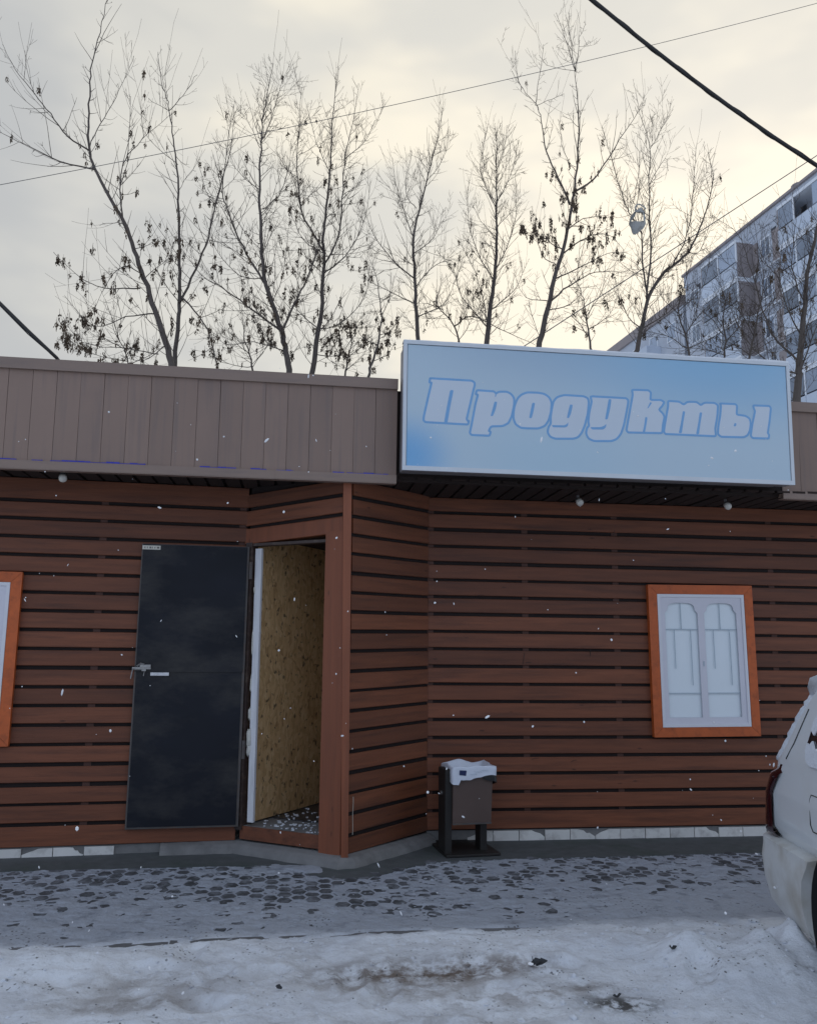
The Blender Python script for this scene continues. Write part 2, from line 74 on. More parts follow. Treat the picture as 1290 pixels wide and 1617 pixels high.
LETTERS = [[[[0.2002,0.6772],[0.4986,0.6758],[0.5186,0.6639],[0.521,0.6463],[0.5107,0.6056],[0.4871,0.5001],[0.462,0.3913],[0.4676,0.378],[0.4779,0.3761],[0.4716,0.3496],[0.1617,0.3526],[0.1483,0.3661],[0.1511,0.3963],[0.1795,0.5325],[0.2044,0.6455],[0.1879,0.6462],[0.1939,0.6769]],[[[0.3402,0.5982],[0.3655,0.598],[0.3448,0.493],[0.322,0.3553],[0.2969,0.3557],[0.3173,0.4757]]]],[[[0.5346,0.6068],[0.6625,0.6046],[0.6769,0.5901],[0.701,0.6042],[0.7589,0.6073],[0.791,0.592],[0.8135,0.5608],[0.8116,0.5083],[0.7943,0.4271],[0.77,0.3739],[0.7259,0.3495],[0.6398,0.3439],[0.6238,0.3089],[0.6381,0.304],[0.6301,0.2743],[0.4971,0.2739],[0.4852,0.2892],[0.4993,0.3573],[0.5252,0.5021],[0.5442,0.5736],[0.5283,0.576]],[[[0.6664,0.5292],[0.6864,0.5278],[0.6743,0.4694],[0.6542,0.4204],[0.6367,0.4195],[0.6503,0.4682]],[[0.6721,0.5898],[0.6833,0.5904],[0.6752,0.5618],[0.6704,0.5656]]]],[[[0.816,0.5081],[0.8376,0.5612],[0.8662,0.5912],[0.909,0.61],[0.9947,0.6119],[1.0413,0.605],[1.0761,0.5819],[1.0936,0.5441],[1.0881,0.4742],[1.0679,0.4039],[1.0389,0.3641],[0.9923,0.3443],[0.9071,0.3415],[0.8599,0.3431],[0.8224,0.3672],[0.8061,0.4087],[0.8078,0.4606]],[[[0.9483,0.5353],[0.9685,0.5339],[0.9558,0.467],[0.9417,0.418],[0.9231,0.4188],[0.934,0.474]]]],[[[1.1069,0.5525],[1.1346,0.5865],[1.1896,0.6048],[1.3389,0.6032],[1.3702,0.5892],[1.3759,0.5582],[1.3665,0.4722],[1.343,0.3859],[1.3185,0.3269],[1.2906,0.2925],[1.2553,0.2802],[1.1153,0.274],[1.0783,0.2877],[1.0601,0.3191],[1.0682,0.3593],[1.0856,0.3855],[1.0846,0.4355],[1.0946,0.4977]],[[[1.2317,0.5355],[1.2537,0.535],[1.2385,0.466],[1.2224,0.432],[1.2068,0.4336],[1.2193,0.4883]],[[1.0917,0.3742],[1.1865,0.3771],[1.2062,0.3872],[1.2181,0.4032],[1.2138,0.3722],[1.1941,0.3613],[1.1008,0.3585]]]],[[[1.3886,0.6057],[1.6643,0.6049],[1.68,0.5908],[1.6778,0.5656],[1.6632,0.4944],[1.6419,0.3997],[1.6181,0.3326],[1.5854,0.2924],[1.5455,0.2752],[1.4116,0.2693],[1.3687,0.2852],[1.3498,0.3244],[1.36,0.3673],[1.376,0.3835],[1.3694,0.4103],[1.3777,0.4805],[1.399,0.5672]],[[[1.5285,0.591],[1.55,0.5913],[1.5389,0.5195],[1.5174,0.4367],[1.4976,0.4357],[1.5064,0.479]],[[1.382,0.3722],[1.4608,0.3758],[1.4927,0.3889],[1.5072,0.4051],[1.5043,0.3778],[1.4842,0.3591],[1.3975,0.3551]]]],[[[1.71,0.6719],[1.8388,0.6747],[1.8585,0.6591],[1.853,0.6059],[1.865,0.6018],[1.9337,0.6052],[1.9616,0.5916],[1.9444,0.5592],[1.9153,0.5302],[1.9468,0.5042],[1.9597,0.4773],[1.944,0.4137],[1.9381,0.3524],[1.6724,0.3459],[1.6608,0.3617],[1.6745,0.4324],[1.7172,0.6383]],[[[1.809,0.4701],[1.8266,0.467],[1.8153,0.4077],[1.8033,0.3518],[1.7857,0.3518],[1.7992,0.407]],[[1.8508,0.5861],[1.8643,0.5789],[1.8325,0.5355],[1.8269,0.5376]]]],[[[1.9904,0.6011],[2.0813,0.5994],[2.1131,0.5772],[2.1425,0.6016],[2.2186,0.6047],[2.248,0.5799],[2.2775,0.6021],[2.3582,0.6045],[2.3856,0.5884],[2.3772,0.5029],[2.3561,0.4068],[2.3603,0.3478],[1.9614,0.3473],[1.9507,0.3648],[1.9623,0.428],[1.9908,0.5632]],[[[2.105,0.5293],[2.1236,0.5263],[2.1072,0.4505],[2.091,0.3586],[2.0667,0.3583],[2.0855,0.4337]],[[2.2378,0.5263],[2.2582,0.5249],[2.2434,0.4569],[2.2259,0.3576],[2.203,0.3573],[2.2243,0.4481]]]],[[[2.4026,0.602],[2.5268,0.6034],[2.5394,0.5888],[2.5315,0.5222],[2.6043,0.5161],[2.6366,0.4969],[2.6432,0.4598],[2.634,0.4036],[2.6123,0.3646],[2.5802,0.3497],[2.4004,0.3457],[2.3765,0.3643],[2.3822,0.4238],[2.4014,0.512],[2.4101,0.584]],[[[2.513,0.4577],[2.5286,0.4544],[2.5234,0.4319],[2.5027,0.4294]]]],[[[2.6706,0.6002],[2.8004,0.6026],[2.8122,0.5863],[2.7961,0.4829],[2.7773,0.3902],[2.7876,0.3787],[2.7836,0.3491],[2.6529,0.3473],[2.6388,0.3642],[2.6553,0.4524],[2.6828,0.5575],[2.6722,0.581]],[]]]
SIGN = {"O": [0.718, 5.805, 2.712], "ux": [1.0, 0.007, 0.001], "uz": [-0.001, -0.024, 1.0], "w": 2.977, "h": 0.95}
BAG = [5.391, 12.4, 8.447]

rnd = random.Random(5)
# ------------------------------------------------------------------ materials
def mat(name, base, rough=0.6, var=0.0, scale=8.0, stretch=(1, 1, 1), bump=0.0, bscale=60.0, objvar=0.0, metallic=0.0, dark=None, darkscale=3.0, darkamt=0.0, coat=0.0, spec=0.5, bdist=0.004, detail=6.0, knots=0.0, streak=None):
    m = bpy.data.materials.new(name); m.use_nodes = True
    nt = m.node_tree; b = nt.nodes['Principled BSDF']
    b.inputs['Roughness'].default_value = rough; b.inputs['Metallic'].default_value = metallic
    b.inputs['Specular IOR Level'].default_value = spec
    if coat: b.inputs['Coat Weight'].default_value = coat; b.inputs['Coat Roughness'].default_value = 0.08
    N = lambda t: nt.nodes.new(t); L = nt.links.new
    tcn = N('ShaderNodeTexCoord'); mpn = N('ShaderNodeMapping'); mpn.inputs['Scale'].default_value = stretch
    L(tcn.outputs['Object'], mpn.inputs['Vector'])
    vec = mpn.outputs[0]
    oi = N('ShaderNodeObjectInfo')
    if objvar:
        ad = N('ShaderNodeVectorMath'); ad.operation = 'ADD'
        sc_ = N('ShaderNodeMath'); sc_.operation = 'MULTIPLY'; sc_.inputs[1].default_value = 37.0
        L(oi.outputs['Random'], sc_.inputs[0]); L(vec, ad.inputs[0]); L(sc_.outputs[0], ad.inputs[1]); vec = ad.outputs[0]
    c = N('ShaderNodeRGB'); c.outputs[0].default_value = (*base, 1); out = c.outputs[0]
    if var or objvar:
        n = N('ShaderNodeTexNoise'); n.inputs['Scale'].default_value = scale; n.inputs['Detail'].default_value = detail
        L(vec, n.inputs['Vector'])
        f = N('ShaderNodeMath'); f.operation = 'MULTIPLY_ADD'; f.inputs[1].default_value = 2*var; f.inputs[2].default_value = 1-var
        L(n.outputs['Fac'], f.inputs[0])
        g = N('ShaderNodeMath'); g.operation = 'MULTIPLY_ADD'; g.inputs[1].default_value = 2*objvar; g.inputs[2].default_value = 1-objvar
        L(oi.outputs['Random'], g.inputs[0])
        h = N('ShaderNodeMath'); h.operation = 'MULTIPLY'; L(f.outputs[0], h.inputs[0]); L(g.outputs[0], h.inputs[1])
        mu = N('ShaderNodeVectorMath'); mu.operation = 'SCALE'; L(out, mu.inputs[0]); L(h.outputs[0], mu.inputs['Scale']); out = mu.outputs[0]
    if dark is not None:
        n = N('ShaderNodeTexNoise'); n.inputs['Scale'].default_value = darkscale; n.inputs['Detail'].default_value = 8; n.inputs['Roughness'].default_value = 0.65
        L(vec, n.inputs['Vector'])
        r = N('ShaderNodeMapRange'); r.inputs['From Min'].default_value = 0.5; r.inputs['From Max'].default_value = 0.72; r.inputs['To Max'].default_value = darkamt
        L(n.outputs['Fac'], r.inputs['Value'])
        mx = N('ShaderNodeMix'); mx.data_type = 'RGBA'; mx.inputs['B'].default_value = (*dark, 1)
        L(r.outputs[0], mx.inputs['Factor']); L(out, mx.inputs['A']); out = mx.outputs['Result']
    if knots:
        v = N('ShaderNodeTexVoronoi'); v.inputs['Scale'].default_value = 3.2
        m2 = N('ShaderNodeMapping'); m2.inputs['Scale'].default_value = knots; L(tcn.outputs['Object'], m2.inputs['Vector'])
        a2 = N('ShaderNodeVectorMath'); a2.operation = 'ADD'; s2 = N('ShaderNodeMath'); s2.operation = 'MULTIPLY'; s2.inputs[1].default_value = 91.0
        L(oi.outputs['Random'], s2.inputs[0]); L(m2.outputs[0], a2.inputs[0]); L(s2.outputs[0], a2.inputs[1]); L(a2.outputs[0], v.inputs['Vector'])
        r = N('ShaderNodeMapRange'); r.interpolation_type = 'SMOOTHSTEP'; r.inputs['From Min'].default_value = 0.03; r.inputs['From Max'].default_value = 0.10; r.inputs['To Min'].default_value = .75; r.inputs['To Max'].default_value = 0
        L(v.outputs['Distance'], r.inputs['Value'])
        mx = N('ShaderNodeMix'); mx.data_type = 'RGBA'; mx.inputs['B'].default_value = (base[0]*.3, base[1]*.3, base[2]*.3, 1)
        L(r.outputs[0], mx.inputs['Factor']); L(out, mx.inputs['A']); out = mx.outputs['Result']
    if streak:
        # rain-run streaks and fading, long in z
        n = N('ShaderNodeTexNoise'); n.inputs['Scale'].default_value = 1.0; n.inputs['Detail'].default_value = 5
        m2 = N('ShaderNodeMapping'); m2.inputs['Scale'].default_value = (26, 26, 1.3); L(tcn.outputs['Object'], m2.inputs['Vector'])
        a2 = N('ShaderNodeVectorMath'); a2.operation = 'ADD'; s2 = N('ShaderNodeMath'); s2.operation = 'MULTIPLY'; s2.inputs[1].default_value = 53.0
        L(oi.outputs['Random'], s2.inputs[0]); L(m2.outputs[0], a2.inputs[0]); L(s2.outputs[0], a2.inputs[1]); L(a2.outputs[0], n.inputs['Vector'])
        r = N('ShaderNodeMapRange'); r.inputs['From Min'].default_value = 0.5; r.inputs['From Max'].default_value = 0.75; r.inputs['To Max'].default_value = streak[1]
        L(n.outputs['Fac'], r.inputs['Value'])
        mx = N('ShaderNodeMix'); mx.data_type = 'RGBA'; mx.inputs['B'].default_value = (*streak[0], 1)
        L(r.outputs[0], mx.inputs['Factor']); L(out, mx.inputs['A']); out = mx.outputs['Result']
    L(out, b.inputs['Base Color'])
    if bump:
        n = N('ShaderNodeTexNoise'); n.inputs['Scale'].default_value = bscale; n.inputs['Detail'].default_value = 6
        L(vec, n.inputs['Vector'])
        bp = N('ShaderNodeBump'); bp.inputs['Strength'].default_value = bump; bp.inputs['Distance'].default_value = bdist
        L(n.outputs['Fac'], bp.inputs['Height']); L(bp.outputs[0], b.inputs['Normal'])
    return m
M = {}
M['board'] = mat('brown_painted_wood', (0.176, 0.056, 0.024), 0.60, 0.48, 3.0, (0.6, 9, 9), 0.35, 14, 0.24, dark=(0.055, 0.021, 0.013), darkscale=2.2, darkamt=0.65, knots=(1.0, 5, 3.2))
M['post'] = mat('red_brown_painted_post', (0.240, 0.072, 0.030), 0.55, 0.22, 3.0, (9, 9, 0.6), 0.25, 14, 0.10, dark=(0.09, 0.035, 0.02), darkscale=2.0, darkamt=0.35, knots=(3.2, 5, 1.0))
M['batten'] = mat('brown_batten', (0.085, 0.036, 0.025), 0.7, 0.4, 9)
M['gapback'] = mat('dark_wall_membrane', (0.018, 0.011, 0.010), 0.9)
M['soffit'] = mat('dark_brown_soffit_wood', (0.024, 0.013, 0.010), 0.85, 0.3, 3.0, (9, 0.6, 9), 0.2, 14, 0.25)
M['fascia'] = mat('brown_grey_painted_cladding', (0.262, 0.180, 0.142), 0.55, 0.14, 2.0, (1, 1, 0.5), 0.06, 30, 0.07, dark=(0.18, 0.132, 0.115), darkscale=1.4, darkamt=0.5, streak=((0.165, 0.13, 0.12), 0.5))
M['flash'] = mat('brown_grey_flashing', (0.262, 0.188, 0.150), 0.45, 0.12, 3.0, (0.4, 4, 4), 0.06, 30, dark=(0.17, 0.13, 0.12), darkscale=5, darkamt=0.5)
M['blue'] = mat('blue_protective_film', (0.02, 0.03, 0.42), 0.4, 0.3, 20)
M['orange'] = mat('orange_painted_trim', (0.54, 0.112, 0.022), 0.5, 0.22, 4.0, (3, 3, 3), 0.2, 25, 0.06, dark=(0.16, 0.035, 0.012), darkscale=5, darkamt=0.45)
M['pvc'] = mat('white_plastic_frame', (0.74, 0.74, 0.78), 0.35, 0.06, 6)
M['lattice'] = mat('lilac_grey_lattice', (0.70, 0.69, 0.75), 0.5, 0.06, 6)
M['pane'] = mat('pale_blue_window_pane', (0.80, 0.87, 0.91), 0.3, 0.07, 1.5, coat=0.25)
M['muntin'] = mat('grey_blue_bar', (0.46, 0.54, 0.60), 0.5)
M['door'] = mat('dark_painted_steel_door', (0.0105, 0.012, 0.018), 0.5, 0.6, 1.6, (1, 1, 2.0), spec=0.22, dark=(0.052, 0.049, 0.047), darkscale=1.25, darkamt=1.0, bump=0.05, bscale=40)
M['dooredge'] = mat('worn_steel_door_edge', (0.085, 0.075, 0.07), 0.5, 0.4, 14, dark=(0.14, 0.07, 0.04), darkscale=12, darkamt=0.6)
M['jamb'] = mat('dark_brown_door_frame', (0.055, 0.035, 0.030), 0.5, 0.4, 16, dark=(0.16, 0.12, 0.09), darkscale=18, darkamt=0.7)
M['steel'] = mat('grey_worn_steel', (0.33, 0.32, 0.31), 0.38, 0.3, 30, metallic=0.8)
M['label'] = mat('cream_label', (0.62, 0.60, 0.52), 0.5, 0.1, 30)
M['ink'] = mat('grey_print', (0.15, 0.14, 0.13), 0.6)
M['white'] = mat('white_painted_wood', (0.72, 0.72, 0.74), 0.5, 0.12, 5, (4, 4, .6), dark=(0.40, 0.40, 0.42), darkscale=6, darkamt=0.4)
M['foam'] = mat('dirty_white_foam', (0.62, 0.60, 0.54), 0.9, 0.3, 30, bump=0.6, bscale=40)
M['concrete'] = mat('grey_concrete', (0.21, 0.205, 0.20), 0.85, 0.3, 9, bump=0.5, bscale=50, dark=(0.10, 0.10, 0.10), darkscale=4, darkamt=0.6)
M['apron'] = mat('dark_grey_asphalt_apron', (0.094, 0.102, 0.104), 0.85, 0.35, 12, bump=0.5, bscale=70, dark=(0.055, 0.075, 0.063), darkscale=2.2, darkamt=0.8)
M['tile'] = mat('white_plinth_tile', (0.78, 0.76, 0.72), 0.35, 0.15, 9, dark=(0.22, 0.19, 0.17), darkscale=7, darkamt=0.55, objvar=0.08)
M['paver'] = mat('dark_grey_paver', (0.062, 0.065, 0.072), 0.8, 0.35, 25, bump=0.4, bscale=90, objvar=0.3)
def dusted():
    m = M['paver']; nt = m.node_tree; b = nt.nodes['Principled BSDF']; N = lambda t: nt.nodes.new(t); L = nt.links.new
    src = b.inputs['Base Color'].links[0].from_socket
    tcn = N('ShaderNodeNewGeometry'); n = N('ShaderNodeTexNoise'); n.inputs['Scale'].default_value = 11; n.inputs['Detail'].default_value = 9; n.inputs['Roughness'].default_value = .7
    L(tcn.outputs['Position'], n.inputs['Vector'])
    r = N('ShaderNodeMapRange'); r.inputs['From Min'].default_value = .45; r.inputs['From Max'].default_value = .72; r.inputs['To Max'].default_value = .68; L(n.outputs['Fac'], r.inputs['Value'])
    mx = N('ShaderNodeMix'); mx.data_type = 'RGBA'; mx.inputs['B'].default_value = (.36, .385, .43, 1); L(r.outputs[0], mx.inputs['Factor']); L(src, mx.inputs['A']); L(mx.outputs['Result'], b.inputs['Base Color'])
dusted()
M['bed'] = mat('sand_bed', (0.10, 0.10, 0.105), 0.95, 0.3, 30)
M['kerb'] = mat('grey_kerb_stone', (0.15, 0.15, 0.155), 0.85, 0.3, 20, bump=0.4, bscale=70, objvar=0.15)
M['bin'] = mat('brown_painted_sheet_steel', (0.105, 0.070, 0.058), 0.45, 0.18, 6, dark=(0.055, 0.038, 0.032), darkscale=3, darkamt=0.6)
M['bindark'] = mat('dark_steel_stand', (0.017, 0.0145, 0.013), 0.6, 0.3, 12)
M['bag'] = mat('white_plastic_bag', (0.70, 0.74, 0.82), 0.32, 0.08, 8, bump=0.3, bscale=22)
M['bagblue'] = mat('dark_blue_print', (0.018, 0.03, 0.10), 0.4)
M['bagblack'] = mat('black_plastic_bag', (0.012, 0.012, 0.013), 0.28)
M['bark'] = mat('dark_grey_bark', (0.115, 0.095, 0.082), 0.9, 0.35, 12, (6, 6, 1), 0.4, 40)
M['twig'] = mat('brown_twig_bark', (0.085, 0.066, 0.055), 0.85, 0.2, 6)
M['seed'] = mat('brown_dry_seed_keys', (0.105, 0.072, 0.044), 0.8, 0.35, 9, objvar=0.35)
M['cable'] = mat('black_cable_sheath', (0.018, 0.017, 0.017), 0.5, 0.3, 9, bump=0.3, bscale=30)
M['wire'] = mat('grey_wire', (0.10, 0.10, 0.11), 0.5)
M['carpaint'] = mat('white_car_paint', (0.80, 0.84, 0.86), 0.28, 0.04, 2.0, coat=0.5, dark=(0.66, 0.66, 0.63), darkscale=1.6, darkamt=0.4)
M['glass_dark'] = mat('dark_car_glass', (0.010, 0.011, 0.014), 0.08, coat=0.5)
M['taillight'] = mat('dark_red_tail_lamp', (0.030, 0.003, 0.005), 0.15, coat=0.7)
M['rubber'] = mat('black_rubber', (0.02, 0.02, 0.021), 0.8, 0.3, 20)
M['rim'] = mat('grey_wheel_rim', (0.30, 0.31, 0.33), 0.35, metallic=0.7)
M['signframe'] = mat('white_aluminium_frame', (0.62, 0.66, 0.70), 0.4, 0.08, 5, metallic=0.15)
M['signside'] = mat('grey_brown_sign_casing', (0.23, 0.215, 0.22), 0.5, 0.2, 5)
M['letterfill'] = mat('pale_lilac_letter_print', (0.59, 0.665, 0.75), 0.4, 0.03, 5)
M['letterline'] = mat('blue_letter_outline_print', (0.19, 0.405, 0.69), 0.4, 0.10, 9)
M['flake'] = mat('falling_snow_flake', (0.85, 0.86, 0.88), 0.6)
M['lamp'] = mat('white_spot_lamp_glass', (0.70, 0.68, 0.62), 0.25, 0.1, 20)
M['scrap'] = mat('dark_dry_scrap', (0.02, 0.022, 0.026), 0.5, 0.4, 20)
M['roof'] = mat('roofing_felt', (0.06, 0.06, 0.065), 0.9, 0.2, 6)
M['vfloor'] = mat('dark_floor_tile', (0.045, 0.045, 0.05), 0.35, 0.4, 9, objvar=0.2)

def snow_mat(name, dirt=False):
    m = bpy.data.materials.new(name); m.use_nodes = True
    nt = m.node_tree; b = nt.nodes['Principled BSDF']; N = lambda t: nt.nodes.new(t); L = nt.links.new
    b.inputs['Roughness'].default_value = 0.75; b.inputs['Specular IOR Level'].default_value = 0.3
    tcn = N('ShaderNodeTexCoord')
    def noi(s, d=6, r=0.6, vec=None):
        n = N('ShaderNodeTexNoise'); n.inputs['Scale'].default_value = s; n.inputs['Detail'].default_value = d; n.inputs['Roughness'].default_value = r
        L(vec or tcn.outputs['Object'], n.inputs['Vector']); return n.outputs['Fac']
    def rng(x, a, b_, c=0.0, d=1.0):
        r = N('ShaderNodeMapRange'); r.interpolation_type = 'SMOOTHSTEP'
        for k, v in zip(('From Min', 'From Max', 'To Min', 'To Max'), (a, b_, c, d)): r.inputs[k].default_value = v
        L(x, r.inputs['Value']); return r.outputs[0]
    def mth(op, a, b_):
        n = N('ShaderNodeMath'); n.operation = op
        for i, v in enumerate((a, b_)):
            if isinstance(v, (int, float)): n.inputs[i].default_value = v
            else: L(v, n.inputs[i])
        return n.outputs[0]
    def mix(f, a, cb):
        n = N('ShaderNodeMix'); n.data_type = 'RGBA'
        L(f, n.inputs['Factor'])
        if isinstance(a, tuple): n.inputs['A'].default_value = (*a, 1)
        else: L(a, n.inputs['A'])
        n.inputs['B'].default_value = (*cb, 1); return n.outputs['Result']
    c = mix(rng(noi(1.7), 0.35, 0.7), (0.81, 0.84, 0.89), (0.68, 0.71, 0.77))
    if dirt:
        sep = N('ShaderNodeSeparateXYZ'); L(tcn.outputs['Object'], sep.inputs[0])
        # trodden, thin grey snow over the pavers
        yy = mth('ADD', sep.outputs['Y'], mth('MULTIPLY', mth('SUBTRACT', noi(2.4), 0.5), 0.35))
        worn = rng(yy, 4.55, 4.78)
        c = mix(mth('MULTIPLY', worn, 0.78), c, (0.29, 0.315, 0.37))
        c = mix(mth('MULTIPLY', rng(noi(7, 8, 0.7), 0.50, 0.68), mth('MULTIPLY', worn, 0.6)), c, (0.155, 0.17, 0.20))
        c = mix(rng(noi(26, 8, 0.7), 0.54, 0.68, 0, 0.38), c, (0.36, 0.365, 0.39))
        m3 = N('ShaderNodeMapping'); m3.inputs['Scale'].default_value = (5, 17, 8); m3.inputs['Rotation'].default_value = (0, 0, .12); L(tcn.outputs['Object'], m3.inputs['Vector'])
        c = mix(rng(noi(1.0, 9, 0.7, m3.outputs[0]), 0.55, 0.72, 0, 0.55), c, (0.33, 0.325, 0.335))
        # brown sanded dirt with shapes of its own
        def blob(x, y, rx, ry, amt, colr, c, s=6.0, lo=0.35, hi=0.62):
            dx = mth('DIVIDE', mth('SUBTRACT', sep.outputs['X'], x), rx); dy = mth('DIVIDE', mth('SUBTRACT', sep.outputs['Y'], y), ry)
            d = mth('SQRT', mth('ADD', mth('MULTIPLY', dx, dx), mth('MULTIPLY', dy, dy)), 0)
            fall = rng(d, 0.15, 1.0, 1.0, 0.0)
            k = mth('MULTIPLY', fall, rng(noi(s, 9, 0.68), lo, hi))
            return mix(mth('MULTIPLY', k, amt), c, colr)
        c = blob(0.66, 4.08, 0.95, 0.24, 0.95, (0.15, 0.108, 0.080), c, 9, .38, .60)
        c = blob(0.50, 3.92, 0.75, 0.24, 0.62, (0.27, 0.225, 0.19), c)
        c = blob(0.95, 3.75, 0.7, 0.22, 0.55, (0.24, 0.20, 0.175), c, 9, .42, .6)
        c = blob(1.38, 3.62, 0.26, 0.13, 0.95, (0.075, 0.070, 0.062), c, 16, .40, .55)
        c = blob(1.27, 3.80, 0.16, 0.09, 0.7, (0.15, 0.12, 0.10), c, 10)
        c = blob(-0.55, 3.98, 0.75, 0.36, 0.62, (0.29, 0.26, 0.24), c, 5)
        c = blob(-0.62, 3.82, 0.45, 0.14, 0.60, (0.20, 0.17, 0.15), c, 9)
        c = blob(0.1, 4.3, 1.2, 0.3, 0.35, (0.36, 0.345, 0.34), c, 4)
        c = blob(0.55, 3.5, 1.0, 0.2, 0.5, (0.26, 0.23, 0.21), c, 8)
        # small grit
        v = N('ShaderNodeTexVoronoi'); v.inputs['Scale'].default_value = 34; L(tcn.outputs['Object'], v.inputs['Vector'])
        g = mth('MULTIPLY', rng(v.outputs['Distance'], 0.16, 0.26, 1, 0), rng(noi(2.8, 4), 0.52, 0.62))
        c = mix(mth('MULTIPLY', g, 0.8), c, (0.07, 0.065, 0.06))
    L(c, b.inputs['Base Color'])
    bp = N('ShaderNodeBump'); bp.inputs['Strength'].default_value = 0.8; bp.inputs['Distance'].default_value = 0.015
    L(noi(38, 8, 0.65), bp.inputs['Height']); L(bp.outputs[0], b.inputs['Normal'])
    return m
M['snow'] = snow_mat('trodden_snow', True)
M['snowclean'] = snow_mat('fresh_snow')

def osb_mat():
    m = bpy.data.materials.new('strand_board'); m.use_nodes = True
    nt = m.node_tree; b = nt.nodes['Principled BSDF']; N = lambda t: nt.nodes.new(t); L = nt.links.new
    b.inputs['Roughness'].default_value = 0.7
    tcn = N('ShaderNodeTexCoord'); w = N('ShaderNodeTexNoise'); w.inputs['Scale'].default_value = 5
    L(tcn.outputs['Object'], w.inputs['Vector'])
    ad = N('ShaderNodeVectorMath'); ad.operation = 'MULTIPLY_ADD'; ad.inputs[1].default_value = (.16, .16, .16)
    L(w.outputs['Color'], ad.inputs[0]); L(tcn.outputs['Object'], ad.inputs[2])
    mp_ = N('ShaderNodeMapping'); mp_.inputs['Scale'].default_value = (60, 60, 17); L(ad.outputs[0], mp_.inputs['Vector'])
    v = N('ShaderNodeTexVoronoi'); v.inputs['Scale'].default_value = 1.0; L(mp_.outputs[0], v.inputs['Vector'])
    r = N('ShaderNodeValToRGB'); L(v.outputs['Color'], r.inputs[0])
    es = [(0, (0.36, 0.20, 0.085)), (.25, (0.58, 0.365, 0.17)), (.6, (0.69, 0.455, 0.225)), (1, (0.76, 0.545, 0.30))]
    while len(r.color_ramp.elements) < 4: r.color_ramp.elements.new(.5)
    for e, (p, c) in zip(r.color_ramp.elements, es): e.position = p; e.color = (*c, 1)
    # dark flecks and dirt near the floor (splashes)
    n2 = N('ShaderNodeTexNoise'); n2.inputs['Scale'].default_value = 22; n2.inputs['Detail'].default_value = 6; L(tcn.outputs['Object'], n2.inputs['Vector'])
    f = N('ShaderNodeMapRange'); f.inputs['From Min'].default_value = .6; f.inputs['From Max'].default_value = .68; f.inputs['To Max'].default_value = .8
    L(n2.outputs['Fac'], f.inputs['Value'])
    mx = N('ShaderNodeMix'); mx.data_type = 'RGBA'; mx.inputs['B'].default_value = (.055, .04, .025, 1)
    L(f.outputs[0], mx.inputs['Factor']); L(r.outputs[0], mx.inputs['A'])
    L(mx.outputs['Result'], b.inputs['Base Color'])
    return m
M['osb'] = osb_mat()

def sign_mat():
    # printed sky-blue gradient of the sign face: deeper blue top right and bottom left
    m = bpy.data.materials.new('printed_blue_sign_face'); m.use_nodes = True
    nt = m.node_tree; b = nt.nodes['Principled BSDF']; N = lambda t: nt.nodes.new(t); L = nt.links.new
    b.inputs['Roughness'].default_value = 0.38
    tcn = N('ShaderNodeTexCoord'); s = N('ShaderNodeSeparateXYZ'); L(tcn.outputs['Object'], s.inputs[0])
    def mth(op, a, b_):
        n = N('ShaderNodeMath'); n.operation = op
        for i, v in enumerate((a, b_)):
            if isinstance(v, (int, float)): n.inputs[i].default_value = v
            else: L(v, n.inputs[i])
        return n.outputs[0]
    def tint_spot(cx, cz, rx, rz):
        dx = mth('DIVIDE', mth('SUBTRACT', s.outputs['X'], cx), rx); dz = mth('DIVIDE', mth('SUBTRACT', s.outputs['Z'], cz), rz)
        d = mth('SQRT', mth('ADD', mth('MULTIPLY', dx, dx), mth('MULTIPLY', dz, dz)), 0)
        r = N('ShaderNodeMapRange'); r.interpolation_type = 'SMOOTHERSTEP'; r.inputs['From Min'].default_value = 0; r.inputs['From Max'].default_value = 1; r.inputs['To Min'].default_value = 1; r.inputs['To Max'].default_value = 0
        L(d, r.inputs['Value']); return r.outputs[0]
    def mix(f, a, cb, k=1.0):
        n = N('ShaderNodeMix'); n.data_type = 'RGBA'; L(mth('MULTIPLY', f, k), n.inputs['Factor'])
        if isinstance(a, tuple): n.inputs['A'].default_value = (*a, 1)
        else: L(a, n.inputs['A'])
        n.inputs['B'].default_value = (*cb, 1); return n.outputs['Result']
    c = mix(tint_spot(2.4, 1.0, 2.1, 0.85), (0.50, 0.625, 0.715), (0.27, 0.50, 0.715), 0.92)
    c = mix(tint_spot(0.9, 1.05, 1.5, 0.6), c, (0.30, 0.43, 0.58), 0.5)
    c = mix(tint_spot(0.02, 0.10, 0.50, 0.42), c, (0.15, 0.42, 0.74), 0.85)
    c = mix(tint_spot(1.1, 0.12, 1.0, 0.45), c, (0.42, 0.60, 0.72), 0.5)
    L(c, b.inputs['Base Color'])
    return m
M['signface'] = sign_mat()

